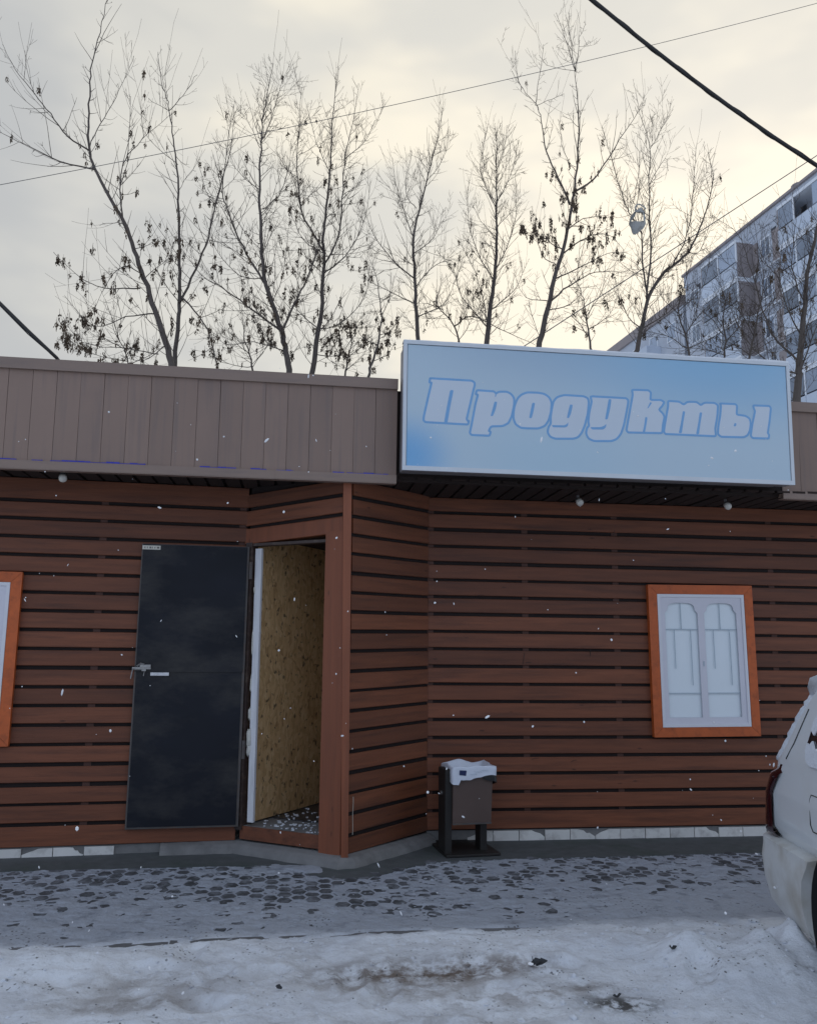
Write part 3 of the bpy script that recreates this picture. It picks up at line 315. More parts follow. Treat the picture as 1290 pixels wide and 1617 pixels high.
# ------------------------------------------------------------------ mesh helpers
ORG = {}; WM = {}
class MB:
    def __init__(s): s.v = []; s.f = []
    def add(s, vs, fs):
        k = len(s.v); s.v += [tuple(p) for p in vs]; s.f += [tuple(i+k for i in f) for f in fs]; return s
    def box(s, lo, hi, T=None, ch=0.0):
        x0, y0, z0 = lo; x1, y1, z1 = hi
        if ch:
            # bar along X with chamfered long edges
            prof = [(y0+ch, z0), (y1-ch, z0), (y1, z0+ch), (y1, z1-ch), (y1-ch, z1), (y0+ch, z1), (y0, z1-ch), (y0, z0+ch)]
            vs = [Vector((x0, a, b)) for a, b in prof]+[Vector((x1, a, b)) for a, b in prof]
            fs = [tuple(range(8))[::-1], tuple(range(8, 16))]+[(i, (i+1) % 8, 8+(i+1) % 8, 8+i) for i in range(8)]
        else:
            vs = [Vector(p) for p in ((x0, y0, z0), (x1, y0, z0), (x1, y1, z0), (x0, y1, z0), (x0, y0, z1), (x1, y0, z1), (x1, y1, z1), (x0, y1, z1))]
            fs = [(3, 2, 1, 0), (4, 5, 6, 7), (0, 1, 5, 4), (1, 2, 6, 5), (2, 3, 7, 6), (3, 0, 4, 7)]
        if T is not None: vs = [T @ p for p in vs]
        return s.add(vs, fs)
    def prism(s, poly, z0, z1, T=None):
        n = len(poly)
        vs = [Vector((a, b, z0)) for a, b in poly]+[Vector((a, b, z1)) for a, b in poly]
        if T is not None: vs = [T @ p for p in vs]
        return s.add(vs, [tuple(range(n))[::-1], tuple(range(n, 2*n))]+[(i, (i+1) % n, n+(i+1) % n, n+i) for i in range(n)])
    def tube(s, pts, rs, n=6, cap=True):
        pts = [Vector(p) for p in pts]; k = len(pts)
        ring = []; vs = []
        ref = None
        for i, p in enumerate(pts):
            d = (pts[min(i+1, k-1)]-pts[max(i-1, 0)])
            d = d.normalized() if d.length > 1e-9 else Vector((0, 0, 1))
            if ref is None: ref = d.orthogonal().normalized()
            a = (ref-d*ref.dot(d)); a = a.normalized() if a.length > 1e-6 else d.orthogonal().normalized(); ref = a
            b = d.cross(a); r = rs[i] if isinstance(rs, (list, tuple)) else rs
            for j in range(n):
                t = 2*math.pi*j/n; vs.append(p+(a*math.cos(t)+b*math.sin(t))*r)
        fs = []
        for i in range(k-1):
            for j in range(n): fs.append((i*n+j, i*n+(j+1) % n, (i+1)*n+(j+1) % n, (i+1)*n+j))
        if cap: fs += [tuple(range(n))[::-1], tuple((k-1)*n+j for j in range(n))]
        return s.add(vs, fs)
    def mesh(s, name, m, o=Vector(), smooth=False):
        me = bpy.data.meshes.new(name); me.from_pydata([tuple(Vector(p)-o) for p in s.v], [], s.f)
        me.materials.append(m); 
        if smooth: me.polygons.foreach_set('use_smooth', [True]*len(me.polygons))
        me.update(); return me
    def part(s, name, m, parent, smooth=False):
        o = ORG[parent]; ob = bpy.data.objects.new(name, s.mesh(name, m, o, smooth)); col.objects.link(ob); ob.parent = parent; ORG[ob] = o; return ob
    def top(s, name, m, label, cat=None, group=None, kind=None, loc=(0, 0, 0), smooth=False):
        o = Vector(loc); ob = bpy.data.objects.new(name, s.mesh(name, m, o, smooth)); col.objects.link(ob); ob.location = o; ORG[ob] = o
        tag(ob, label, cat, group, kind); return ob
def tag(ob, label=None, cat=None, group=None, kind=None):
    if label: ob['label'] = label
    if cat: ob['category'] = cat
    if group: ob['group'] = group
    if kind: ob['kind'] = kind
def thing(name, loc, label, cat, group=None):
    o = bpy.data.objects.new(name, None); o.empty_display_size = 0.2; col.objects.link(o); o.location = loc; ORG[o] = Vector(loc); tag(o, label, cat, group); return o
def inst(name, me, parent, Tm):
    """a piece sharing mesh data; Tm is its world matrix"""
    ob = bpy.data.objects.new(name, me); col.objects.link(ob); ob.parent = parent
    ob.matrix_local = WM.get(parent, Matrix.Translation(ORG[parent])).inverted() @ Tm; ORG[ob] = ORG[parent]; WM[ob] = Tm; return ob
def frame(origin, ex, ez=(0, 0, 1)):
    """x along ex, z along ez, y into the wall"""
    ex = Vector(ex).normalized(); ez = Vector(ez); ez = (ez-ex*ez.dot(ex)).normalized(); ey = ez.cross(ex)
    T = Matrix((ex, ey, ez)).transposed().to_4x4(); T.translation = Vector(origin); return T
def empty_part(name, parent, mb, m): return mb.part(name, m, parent)
def nz(x, y, s, k=0.0): return noise.noise(Vector((x*s, y*s, k)))

# ================================================================== GROUND
gp = MB(); gp.add([(-900, -900, -0.12), (900, -900, -0.12), (900, 900, -0.12), (-900, 900, -0.12)], [(0, 1, 2, 3)])
gp.top('snowy_ground', M['snowclean'], 'flat snow covered ground stretching away round the shop', kind='structure')
A2, P2, B2 = Vector((-0.378, 6.619)), Vector((0.385, 6.10)), Vector((1.054, 6.75))
LA = Vector((-2.0, 6.50)); LDIR = Vector((math.cos(rad(4.2)), math.sin(rad(4.2))))
def wall_y(x):
    """front line of the shop at the ground"""
    if x < A2.x: return LA.y+(x-LA.x)*LDIR.y/LDIR.x
    if x < P2.x: return A2.y+(x-A2.x)*(P2.y-A2.y)/(P2.x-A2.x)
    if x < B2.x: return P2.y+(x-P2.x)*(B2.y-P2.y)/(B2.x-P2.x)
    return 6.75
def apron_y(x):
    """where the apron ends and the pavers begin"""
    bay = 0.42*math.exp(-((x-0.42)/0.42)**2)
    return 6.20-bay+0.012*x
KERB0, KERB1 = Vector((-1.32, 4.585)), Vector((1.195, 4.665))
def kerb_y(x): return KERB0.y+(x-KERB0.x)*(KERB1.y-KERB0.y)/(KERB1.x-KERB0.x)
# apron sheet (asphalt beside the plinth)
ap = MB(); xs = [-6+0.1*i for i in range(125)]
vs = []
for x in xs:
    y1 = wall_y(x)+0.05; y0 = apron_y(x)
    for t in (0, .5, 1): vs.append((x, y0+(y1-y0)*t, -0.03 if t == 0 else (0.006 if t == .5 else 0.014)))
    vs[-3] = (x, y0-0.02, 0.004)
fs = []
for i in range(len(xs)-1):
    for j in range(2): fs.append((i*3+j, (i+1)*3+j, (i+1)*3+j+1, i*3+j+1))
for i in range(len(xs)):  # front lip down
    vs.append((xs[i], apron_y(xs[i])-0.02, -0.06))
n3 = len(xs)*3
for i in range(len(xs)-1): fs.append((n3+i, n3+i+1, (i+1)*3, i*3))
ap.add(vs, fs); apron = ap.top('pavement_apron', M['apron'], 'dark asphalt strip along the foot of the shop wall', kind='structure')

def snow_cover(x, y):
    """0 bare .. 1 buried, over the paved strip"""
    ky, ay = kerb_y(x), apron_y(x)
    t = (y-ky)/(ay-ky)
    n = 0.6*nz(x, y*1.3, 1.3, 3)+0.45*nz(x, y*1.6, 3.4, 7)+0.45*nz(x, y*1.5, 7.5, 1)
    c = 0.80-0.68*max(0, t)**1.2+n*0.62+0.40*nz(x, y*1.5, 11, 12)+0.22*nz(x, y*1.3, 24, 13)
    c += 0.55*math.exp(-((x-0.02)/0.30)**2-((y-6.02)/0.14)**2)     # drift below the doorstep
    c -= 0.45*math.exp(-((x+0.1)/0.35)**2-((y-5.5)/0.25)**2)
    c += 0.25*max(0, min(1, (x-1.6)/1.5))*max(0, 1-t)
    c += 0.12*max(0, min(1, (-x-0.6)))*(1-t)
    return c
PRINTS = []
_r = random.Random(8)
for _q in range(15):
    _a = _r.choice((0.3, 1.2, 1.9, 2.8))+_r.gauss(0, .25); PRINTS.append((_r.uniform(-1.3, 2.2), _r.uniform(3.45, 4.40), math.cos(_a), math.sin(_a)))
def snow_h(x, y):
    ky, ay = kerb_y(x), apron_y(x)
    fine = 0.0022*nz(x, y, 45, 2)+0.003*nz(x, y, 17, 5)
    if y > ay-0.01:                      # on the apron: below the asphalt save thin drifts
        n = nz(x, y*1.2, 4.2, 9)+0.5*nz(x, y, 13, 4)
        h = -0.012+0.016*max(0, n-0.15)
        if x > -0.35 and x < 0.45: h = max(h, 0.02*math.exp(-((x-0.02)/0.30)**2-((y-6.03)/0.13)**2)-0.003+0.3*fine+0.008*nz(x, y, 9, 3))
        if y > wall_y(x)-0.03: h = -0.05
        return h+fine*0.5
    if y > ky+0.09:
        c = max(0, min(1, (snow_cover(x, y)-0.22)/0.62)); c = c*c*(3-2*c)
        return -0.0016+0.0105*c+fine*1.3
    if y > ky-0.02:                      # kerb line: snow breaks open here and there
        e = nz(x, 0, 2.1, 14)+0.6*nz(x, y*4, 7.0, 15)
        op = math.exp(-((y-ky-0.035)/0.042)**2)*max(0, min(1, (e*1.4+0.55)))*max(0, min(1, (1.5-x)*2+0.25))
        return 0.012-0.028*op+fine
    d = ky-y
    lump = 0.018*nz(x, y, 2.2, 21)+0.011*nz(x, y, 5.5, 22)+0.011*nz(x, y, 12, 23)+0.009*abs(nz(x, y, 23, 24))
    for (px, py, ca, sa) in PRINTS:
        u, v = (x-px)*ca+(y-py)*sa, -(x-px)*sa+(y-py)*ca
        if abs(u) < .25 and abs(v) < .15: lump -= .020*math.exp(-(u/.125)**4-(v/.050)**4)-.010*math.exp(-((math.hypot(u/.15, v/.07)-1.15)/.22)**2)
    h = 0.014+min(d, .2)*0.06+lump
    h += 0.035*math.exp(-((x+1.2)/.8)**2-((y-4.35)/.14)**2)
    h += 0.10*math.exp(-((x-1.90)/.13)**2-((y-4.10)/.12)**2)+0.06*math.exp(-((x-2.0)/.28)**2-((y-3.85)/.22)**2)
    h += 0.12*math.exp(-((x-2.32)/.20)**2-((y-4.02)/.16)**2)*(1+0.8*nz(x, y, 9, 31))+0.05*math.exp(-((x-2.3)/.4)**2-((y-3.75)/.3)**2)
    h += 0.035*math.exp(-((x-1.4)/.5)**2-((y-4.3)/.2)**2)
    h -= 0.020*math.exp(-((x-0.62)/.5)**2-((y-4.08)/.12)**2)
    h -= 0.03*math.exp(-((x-2.75)/.25)**2-((y-4.3)/.2)**2)
    return h+fine*1.6
PW, PD = 0.108, 0.118
CWID = PW*0.77
def hexa(w, d): return [(-w/2, 0), (-w*0.27, -d/2), (w*0.27, -d/2), (w/2, 0), (w*0.27, d/2), (-w*0.27, d/2)]
def in_joint(x, y):
    w, d = PW-0.011, PD-0.013
    i0 = int(round((x+2.5)/CWID))
    for i in (i0-1, i0, i0+1):
        o = 4.74+(PD/2 if i % 2 else 0); k = round((y-o)/PD)
        dy = abs(y-o-k*PD); dx = abs(x+2.5-i*CWID)
        if dy < d/2 and dx < w*.5-w*.23*dy/(d/2): return False
    return True
def sheet_grid(X0, X1, Y0, Y1, ST, fn):
    nx, ny = int(round((X1-X0)/ST))+1, int(round((Y1-Y0)/ST))+1
    mb = MB()
    mb.v = [(X0+(X1-X0)*i/(nx-1), Y0+(Y1-Y0)*j/(ny-1), fn(X0+(X1-X0)*i/(nx-1), Y0+(Y1-Y0)*j/(ny-1))) for j in range(ny) for i in range(nx)]
    mb.f = [(j*nx+i, j*nx+i+1, (j+1)*nx+i+1, (j+1)*nx+i) for j in range(ny-1) for i in range(nx-1)]
    return mb
YB = 4.86
def road_h(x, y):
    edge = min(x+3.6, 5.2-x, y-2.2); h = snow_h(x, y)
    return h if edge > .3 else h*(edge/0.3)-0.125*(1-edge/0.3)
def strip_h(x, y):
    h = snow_h(x, y)
    if kerb_y(x)+.13 < y < apron_y(x)-.02 and in_joint(x, y):
        j = 0.0028+0.0050*nz(x, y, 8, 51)+0.0032*nz(x, y, 30, 52); h = max(h, j)
    return h
sheet_grid(-3.6, 5.2, 2.2, YB, 0.0160, road_h).top('snow_cover', M['snow'], 'trodden dirty snow along the road edge', kind='structure', smooth=True)
sheet_grid(-3.0, 4.8, YB, 6.62, 0.0078, strip_h).top('pavement_snow', M['snow'], 'thin trodden snow on the pavers before the shop', kind='structure', smooth=True)
# paved strip: bed, kerb stones, pavers
bed = MB(); bed.add([(-3.5, 4.50, -0.05), (5.1, 4.60, -0.05), (5.1, 6.35, -0.05), (-3.5, 6.3, -0.05)], [(0, 1, 2, 3)])
strip = bed.top('paved_strip', M['bed'], 'strip of small dark pavers between shop and road, half under snow', kind='structure')
def paver_mb():
    a, b = hexa(PW-0.013, PD-0.015), hexa(PW-0.022, PD-0.025)
    mb = MB(); mb.add([(x, y, -0.05) for x, y in a]+[(x, y, -0.005) for x, y in a]+[(x, y, 0) for x, y in b],
        [(i, (i+1) % 6, 6+(i+1) % 6, 6+i) for i in range(6)]+[(6+i, 6+(i+1) % 6, 12+(i+1) % 6, 12+i) for i in range(6)]+[tuple(range(12, 18))]); return mb
pme = paver_mb().mesh('paver', M['paver'])
cands = []
r_ = 0
y = 4.60
cw = CWID
for cidx in range(int(7.2/cw)):
    x = -2.5+cidx*cw
    for k in range(16):
        y = 4.74+k*PD+(PD/2 if cidx % 2 else 0)
        if y < kerb_y(x)+0.15 or y > apron_y(x)+0.02: continue
        rr = random.Random(cidx*100+k)
        z = rr.uniform(-0.0045, 0.0055)
        vis = (0.62-snow_cover(x, y))
        infr = abs((x-0.13*y)/y) < 0.47
        cands.append(((vis if infr else -9), x, y, z, rr.uniform(-.03, .03)))
cands.sort(reverse=True)
rest = MB()
for i, (v, x, y, z, a) in enumerate(cands):
    T = Matrix.Translation((x, y, z)) @ Matrix.Rotation(a, 4, 'Z') @ Matrix.Rotation(a*1.3, 4, 'X') @ Matrix.Rotation(rnd.uniform(-.035, .035), 4, 'Y')
    if i < 300: inst('paver', pme, strip, T)
    else:
        p = paver_mb(); rest.add([T @ Vector(q) for q in p.v], p.f)
ro = rest.part('paver_field', M['paver'], strip); ro['kind'] = 'stuff'
kd = (KERB1-KERB0).normalized()
kme = MB().box((-0.245, -0.045, -0.1), (0.245, 0.045, 0.0), ch=0.008).mesh('kerb_stone', M['kerb'])
for k in range(-4, 13):
    c = KERB0+kd*(k*0.5); rr = random.Random(k+50)
    inst('kerb_stone', kme, strip, Matrix.Translation((c.x, c.y+0.035, 0.002+rr.uniform(-.004, .002))) @ Matrix.Rotation(math.atan2(kd.y, kd.x)+rr.uniform(-.006, .006), 4, 'Z'))

# ================================================================== SHOP BUILDING
shop = thing('shop_building', (0.4, 6.8, 0), 'low brown board clad shop with an angled entrance bay and brown grey parapet', 'shop')
def shell(pts, z0, z1, th, name, m=None):
    """thin wall slab standing along a plan segment; th goes into the building"""
    a, b = Vector(pts[0]), Vector(pts[1]); T = frame((a.x, a.y, 0), (b.x-a.x, b.y-a.y, 0)); L = (b-a).length
    return MB().box((0, 0, z0), (L, th, z1), T).part(name, m or M['gapback'], shop), T, L
LW0 = LA-LDIR*3.0
wl, TL_, LL = shell((LW0, A2), 0.075, 2.70, 0.12, 'wall')
TOPZ = 2.692
BT = 0.022
def board_mesh(L, h):
    key = (round(L, 3), round(h, 3))
    if key not in board_mesh.c:
        board_mesh.c[key] = MB().box((0, -BT, 0), (L, -0.004, h), ch=0.004).mesh('board', M['board'])
    return board_mesh.c[key]
board_mesh.c = {}
def clad(parent, T, L, gaps, zbot, seed, dz_end=0.0, ztop=TOPZ, gap=0.0255):
    """one board between each pair of gap heights; dz_end tilts the run"""
    rr = random.Random(seed)
    edges = [zbot-gap/2]+list(gaps)+[ztop+gap/2]
    for i in range(len(edges)-1):
        z0, z1 = edges[i]+gap/2, edges[i+1]-gap/2
        if z1-z0 < 0.03: continue
        t = dz_end/L if L else 0
        j = rr.uniform(-.0025, .0025)
        Tm = T @ Matrix.Translation((rr.uniform(-.002, .002), rr.uniform(-.002, .001), z0+j)) @ Matrix.Rotation(-math.atan(t), 4, 'Y') @ Matrix.Rotation(rr.uniform(-.010, .010), 4, 'X')
        inst('board', board_mesh(L, z1-z0+rr.choice((-.002, 0, 0, .002))), parent, Tm)
def battens(parent, T, xs, z0, z1, w=0.05):
    for x in xs: MB().box((x-w/2, -0.0038, z0), (x+w/2, -0.0002, z1), T).part('batten', M['batten'], parent)
# wall boards: front face of the boards on the measured plane
def off(T, d): return T @ Matrix.Translation((0, d, 0))
clad(wl, TL_, LL-0.004, [0.227+0.1352*k for k in range(18)], 0.082, 1)
battens(wl, TL_, [LL-2.75, LL-1.06, LL-0.04], 0.09, 2.66)
# right wall
wr, TR_, LR = shell((B2, Vector((6.2, 6.75))), 0.09, 2.70, 0.12, 'wall')
clad(wr, TR_, LR, [0.241+0.1370*k for k in range(18)], 0.100, 2)
battens(wr, TR_, [0.02, 0.80, 1.57, 2.95, 3.8], 0.11, 2.66)
# right panel of the entrance bay
wb, TB_, LB = shell((P2, B2), 0.075, 2.70, 0.05, 'wall')
clad(wb, off(TB_, 0.0), LB-0.02, [0.200+0.1385*k for k in range(18)], 0.080, 3, dz_end=0.020, ztop=2.68)
# left panel of the bay: two boards above the header, frame, open doorway
TA_ = frame((A2.x, A2.y, 0), (P2.x-A2.x, P2.y-A2.y, 0)); LAP = (P2-A2).length
wa = MB().box((0.02, 0, 2.30), (LAP-0.05, 0.05, 2.70), TA_).part('wall', M['gapback'], shop)
clad(wa, TA_, LAP-0.045, [2.382, 2.525], 2.30, 4, dz_end=0.055, ztop=2.640)
head = MB().box((0.0, -0.026, 0.0), (LAP-0.012, 0.05, .118), TA_ @ Matrix.Translation((0, 0, 2.252)) @ Matrix.Rotation(-0.052, 4, 'Y'), ch=0.004)
head.part('header_beam', M['post'], shop)
# corner post and jamb board
cd_ = (P2-A2).normalized(); cn = Vector((cd_.y, -cd_.x))
Tp = frame((P2.x, P2.y, 0), (1, 0, 0))
post = MB().prism([(-0.034, -0.048), (0.026, -0.048), (0.026, 0.03), (-0.034, 0.03)], 0, 1)
post.v = [Tp @ Vector((x-0.030*z+(.012*(1-z) if x < 0 else 0), y, 0.068+2.622*z)) for x, y, z in post.v]
post.part('corner_post', M['post'], shop)
jb = MB().prism([(0, -0.034), (1, -0.034), (1, 0.02), (0, 0.02)], 0, 1)
jb.v = [TA_ @ Vector((LAP-0.185+0.174*x-(0.018*z if x > .5 else 0.006*z), y, 0.072+2.238*z)) for x, y, z in jb.v]
jb.part('jamb_board', M['post'], shop)
MB().box((0.05, -0.015, 0.095), (LAP-0.192, 0.05, 0.185), TA_).part('door_sill', M['board'], shop)
# door frame: dark jamb at the hinge, lintel, white trim strip with foam
df = MB().box((0.012, -0.03, 0.16), (0.070, 0.045, 2.262), TA_).box((0.0702, -0.02, 2.235), (LAP-0.195, 0.05, 2.256), TA_).part('door_frame', M['jamb'], shop)
MB().add([TA_ @ Vector(p) for p in ((0.108, -0.010, 0.215), (0.160, -0.010, 0.215), (0.146, -0.010, 2.215), (0.088, -0.010, 2.215), (0.108, 0.012, 0.215), (0.160, 0.012, 0.215), (0.146, 0.012, 2.215), (0.088, 0.012, 2.215))],
   [(0, 1, 2, 3), (7, 6, 5, 4), (4, 5, 1, 0), (5, 6, 2, 1), (6, 7, 3, 2), (7, 4, 0, 3)]).part('white_trim', M['white'], df)
for (zz, w, h) in ((0.80, .035, .07), (0.98, .02, .05), (0.72, .03, .04), (1.9, .015, .03), (1.5, .012, .1), (1.2, .01, .06)):
    fm = MB(); c = Vector((0.094, -0.012, zz))
    bm = bmesh.new(); bmesh.ops.create_icosphere(bm, subdivisions=2, radius=1.0)
    fm.add([TA_ @ (c+Vector((v.co.x*w*.55, v.co.y*w*.25, v.co.z*h))*(1+.7*noise.noise(v.co*1.7+c*9))) for v in bm.verts], [[v.index for v in f.verts] for f in bm.faces]); bm.free()
    fm.part('mounting_foam', M['foam'], df, True)
# vestibule behind the doorway
inw = Vector((-cd_.y, cd_.x)) if (-cd_.y*0+cd_.x) > 0 else Vector((cd_.y, -cd_.x))
ex = Vector((cd_.x, cd_.y, 0)); Tv = frame((A2.x, A2.y, 0), ex)
MB().box((0.060, 0.0505, 0.20), (0.088, 1.9, 2.31), Tv).part('strand_board_wall', M['osb'], shop)
MB().box((LAP-0.06, 0.08, 0.20), (LAP-0.03, 1.9, 2.31), Tv).part('inner_wall', M['osb'], shop)
MB().box((-0.1, 1.902, 0.15), (LAP+0.1, 1.93, 2.5), Tv).part('inner_wall', M['gapback'], shop)
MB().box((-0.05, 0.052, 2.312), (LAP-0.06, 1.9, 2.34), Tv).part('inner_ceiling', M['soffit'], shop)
vf = MB().box((0.05, 0.0, 0.10), (LAP-0.06, 1.9, 0.187), Tv).part('vestibule_floor', M['concrete'], shop)
tme = MB().box((0.004, 0.004, 0), (0.296, 0.296, 0.008)).mesh('floor_tile', M['vfloor'])
for i in range(3):
    for j in range(1, 6):
        if 0.09+0.3*i+0.3 > LAP-0.03: continue
        inst('floor_tile', tme, vf, Tv @ Matrix.Translation((0.09+0.28*i, 0.02+0.3*j, 0.187)))
ds = MB()
for q in range(110):
    x, y = rnd.uniform(.1, LAP-.2), abs(rnd.gauss(0, .40))+.02
    if y > 1.3: continue
    s = rnd.uniform(.003, .018); k = rnd.randint(5, 7); z = 0.1885 if y < .3 else 0.1965
    pol = [(x+s*rnd.uniform(.5, 1.2)*math.cos(2*math.pi*i/k), y+s*rnd.uniform(.5, 1.2)*math.sin(2*math.pi*i/k)) for i in range(k)]
    ds.prism(pol, z-.004, z+rnd.uniform(.001, .006), Tv)
o_ = ds.part('trodden_snow_crumbs', M['snowclean'], vf); o_['kind'] = 'stuff'

# ---- plinth: concrete skirt and white tiles
pl = MB()
def skirt(pts, prof, mb):
    n = len(prof); k = len(pts); vs = []
    for i, p in enumerate(pts):
        p = Vector(p); d0 = (p-Vector(pts[i-1])).normalized() if i else (Vector(pts[1])-p).normalized()
        d1 = (Vector(pts[i+1])-p).normalized() if i < k-1 else d0
        n0, n1 = Vector((d0.y, -d0.x)), Vector((d1.y, -d1.x)); b = (n0+n1).normalized(); sc_ = 1/max(.5, b.dot(n0))
        for (o, z) in prof:
            q = p+b*o*sc_; vs.append((q.x, q.y, z))
    fs = [(i*n+j, (i+1)*n+j, (i+1)*n+j+1, i*n+j+1) for i in range(k-1) for j in range(n-1)]
    mb.add(vs, fs)
def densify(pts, st, jit):
    out = []
    for a, b in zip(pts[:-1], pts[1:]):
        a, b = Vector(a), Vector(b); n = max(1, int((b-a).length/st))
        for i in range(n): out.append(a.lerp(b, i/n)+(Vector((rnd.uniform(-jit, jit), rnd.uniform(-jit, jit))) if i else Vector((0, 0))))
    out.append(Vector(pts[-1])); return out
bayline = [A2+Vector((-0.52, -0.035)), A2+Vector((0.02, -.01)), P2+Vector((-0.02, 0)), P2+Vector((.03, .01)), B2+Vector((.0, -0.01))]
skirt(densify(bayline, 0.07, .006), [(-0.04, 0.082), (0.010, 0.080), (0.055, 0.066), (0.085, 0.045), (0.10, 0.015), (0.115, -0.03)], pl)
skirt([LW0, A2+Vector((-.5, -.0366))], [(-.03, 0.078), (0.002, 0.076), (0.004, -.03)], pl)
skirt([B2, Vector((6.2, 6.75))], [(-.03, 0.094), (0.002, 0.092), (0.004, -.03)], pl)
plinth = pl.part('plinth', M['concrete'], shop)
ttw = {}
def tile_mesh(w, h, broken, seed):
    rr = random.Random(seed); pol = [(0, 0), (w, 0), (w, h), (0, h)]
    if broken:
        # cracked tile: a ragged piece is gone from one upper corner or the top edge
        n = rr.randint(4, 6); x0 = rr.uniform(.15, .6)*w; lo = rr.uniform(.15, .5)*h
        edge = [(x0+(w-x0)*q/n+rr.uniform(-.006, .006), h-(h-lo)*(q/n)**rr.uniform(.6, 1.5)+rr.uniform(-.008, .008)) for q in range(1, n)]
        pol = [(0, 0), (w, 0), (w, lo*rr.uniform(.7, 1.1))]+[(min(w, x), max(.012, min(h, y))) for x, y in edge[::-1]]+[(x0, h), (0, h)]
        if broken == 2: pol = [(w-x, y) for x, y in pol][::-1]
    mb = MB(); mb.prism(pol, 0, 0.011); return mb.mesh('tile', M['tile'])
def tiles(T, x0, n, w, h, z, brk, seed):
    for i in range(n):
        b = brk.get(i, 0)
        if b == 9: continue
        rr = random.Random(seed+i)
        me = tile_mesh(w-0.006, h, b, seed+i)
        Tm = T @ Matrix.Translation((x0+i*w, -0.0055+rr.uniform(-.002, .002), z+rr.uniform(-.003, .002))) @ Matrix.Rotation(rad(90), 4, 'X') @ Matrix.Rotation(rr.uniform(-.012, .012), 4, 'Z')
        inst('tile', me, plinth, Tm)
tiles(TL_, LL-0.835-0.205*12, 12, 0.205, 0.066, 0.004, {9: 2, 10: 1, 5: 1}, 40)
tiles(TR_, 0.32, 24, 0.205, 0.080, 0.006, {0: 2, 2: 1, 4: 1, 5: 2, 9: 1, 12: 2, 13: 1}, 80)

# ---- soffit, fascia, roof
FY, FL = rad(0.9), rad(2.3)
FT = frame((0.339, 6.001, 2.655), (math.cos(FY), math.sin(FY), 0), (0, -math.sin(FL), math.cos(FL)))
FX0, FXA, FXB, FX1 = -4.2, 0.361, 3.392, 5.8     # along the fascia: ends and the stretch under the sign
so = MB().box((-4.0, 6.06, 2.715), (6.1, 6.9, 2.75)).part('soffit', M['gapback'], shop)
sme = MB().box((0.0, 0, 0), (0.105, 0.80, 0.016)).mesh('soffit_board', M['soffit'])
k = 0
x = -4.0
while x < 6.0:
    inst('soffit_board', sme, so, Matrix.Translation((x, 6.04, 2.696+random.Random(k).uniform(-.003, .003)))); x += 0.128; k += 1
for (a, b, nm) in ((FX0, FXA, 0), (FXB, FX1, 1)):
    fb = MB().box((a, 0.022, 0.01), (b, 0.06, 0.72), FT).part('fascia', M['fascia'], shop)
    pme2 = MB().box((0, 0, 0), (0.1565, 0.018, 0.662)).mesh('fascia_panel', M['fascia'])
    # panel with small return edges so the joints read
    x = b-0.159 if nm == 0 else a
    k = 0
    while (x > a if nm == 0 else x < b-0.1):
        rr = random.Random(int(x*1000))
        inst('fascia_panel', pme2, fb, FT @ Matrix.Translation((x+.0015, rr.uniform(-.0025, .002), 0.045)) @ Matrix.Rotation(rr.uniform(-.002, .002), 4, 'Y') @ Matrix.Rotation(rr.uniform(-.004, .004), 4, 'X'))
        x += -0.159 if nm == 0 else 0.159; k += 1
    # lower drip flashing in two lengths, upper cap
    for (p, q, dy) in (((a, b-0.86, 0.0), (b-0.866, b, 0.003)) if nm == 0 else ((a, b, 0.0),)):
        MB().box((p, -0.012-dy, 0.0), (q, 0.004, 0.058), FT).box((p, -0.010-dy, -0.006), (q, 0.06, 0.0), FT).part('drip_flashing', M['flash'], fb)
    MB().box((a, -0.022, 0.695), (b, -0.004, 0.768), FT).box((a, -0.022, 0.7685), (b, 0.30, 0.772), FT).part('cap_flashing', M['flash'], fb)
    # leftovers of blue protective film along the lower joint
    if nm == 0:
        for (p, q) in ((-2.36, -2.25), (-2.15, -2.08), (-2.03, -1.40), (-1.03, -0.78), (-0.68, -0.57), (-.50, -.38), (-.10, -0.02), (0.0, 0.30)):
            fl_ = MB(); xx = p
            while xx < q:
                w = rnd.uniform(.03, .08); h = rnd.uniform(.002, .008)*(1.4 if q-p > .3 else 1)
                fl_.box((xx, -0.0135, 0.0585), (min(q, xx+w*.95), -0.005, 0.0585+h), FT); xx += w
            fl_.part('film_scrap', M['blue'], fb)
MB().box((FXA+.002, 0.05, 0.02), (FXB-.002, 0.09, 0.70), FT).part('sign_recess_board', M['soffit'], shop)  # dark board added so the gap behind the sign falls into shade
MB().box((-4.2, 6.10, 3.30), (6.1, 11.5, 3.36)).part('roof', M['roof'], shop)
MB().box((-4.2, 11.3, 0), (6.1, 11.5, 3.29)).part('wall', M['gapback'], shop)
MB().box((6.0, 6.9, 0), (6.1, 11.29, 3.29)).part('wall', M['board'], shop)
MB().box((-4.2, 6.9, 0), (-4.1, 11.29, 3.29)).part('wall', M['board'], shop)
# paint drip on the bay, scratches on the boards
MB().tube([TB_ @ Vector((0.058+0.002*math.sin(i), -0.0235, 0.20+0.028*i)) for i in range(10)], 0.0022, 4).part('paint_drip', M['label'], wb)
scr = MB()
for (x, z, L_, a) in ((0.77, 1.36, .09, 1.4), (0.79, 1.37, .05, .1), (1.33, 1.43, .05, 1.5), (0.83, .62, .06, .2), (1.15, .6, .05, .3), (1.18, .64, .07, .2), (1.55, 2.42, .05, 1.2), (0.4, 1.9, .05, 0.1), (1.9, 1.06, .07, 1.4)):
    p = Vector((x, -0.0265, z)); d = Vector((math.cos(a), 0, math.sin(a)))*L_
    scr.tube([TR_ @ p, TR_ @ (p+d*.5+Vector((0, 0, .004))), TR_ @ (p+d)], 0.0016, 4)
scr.part('scratch_marks', M['bindark'], wr)

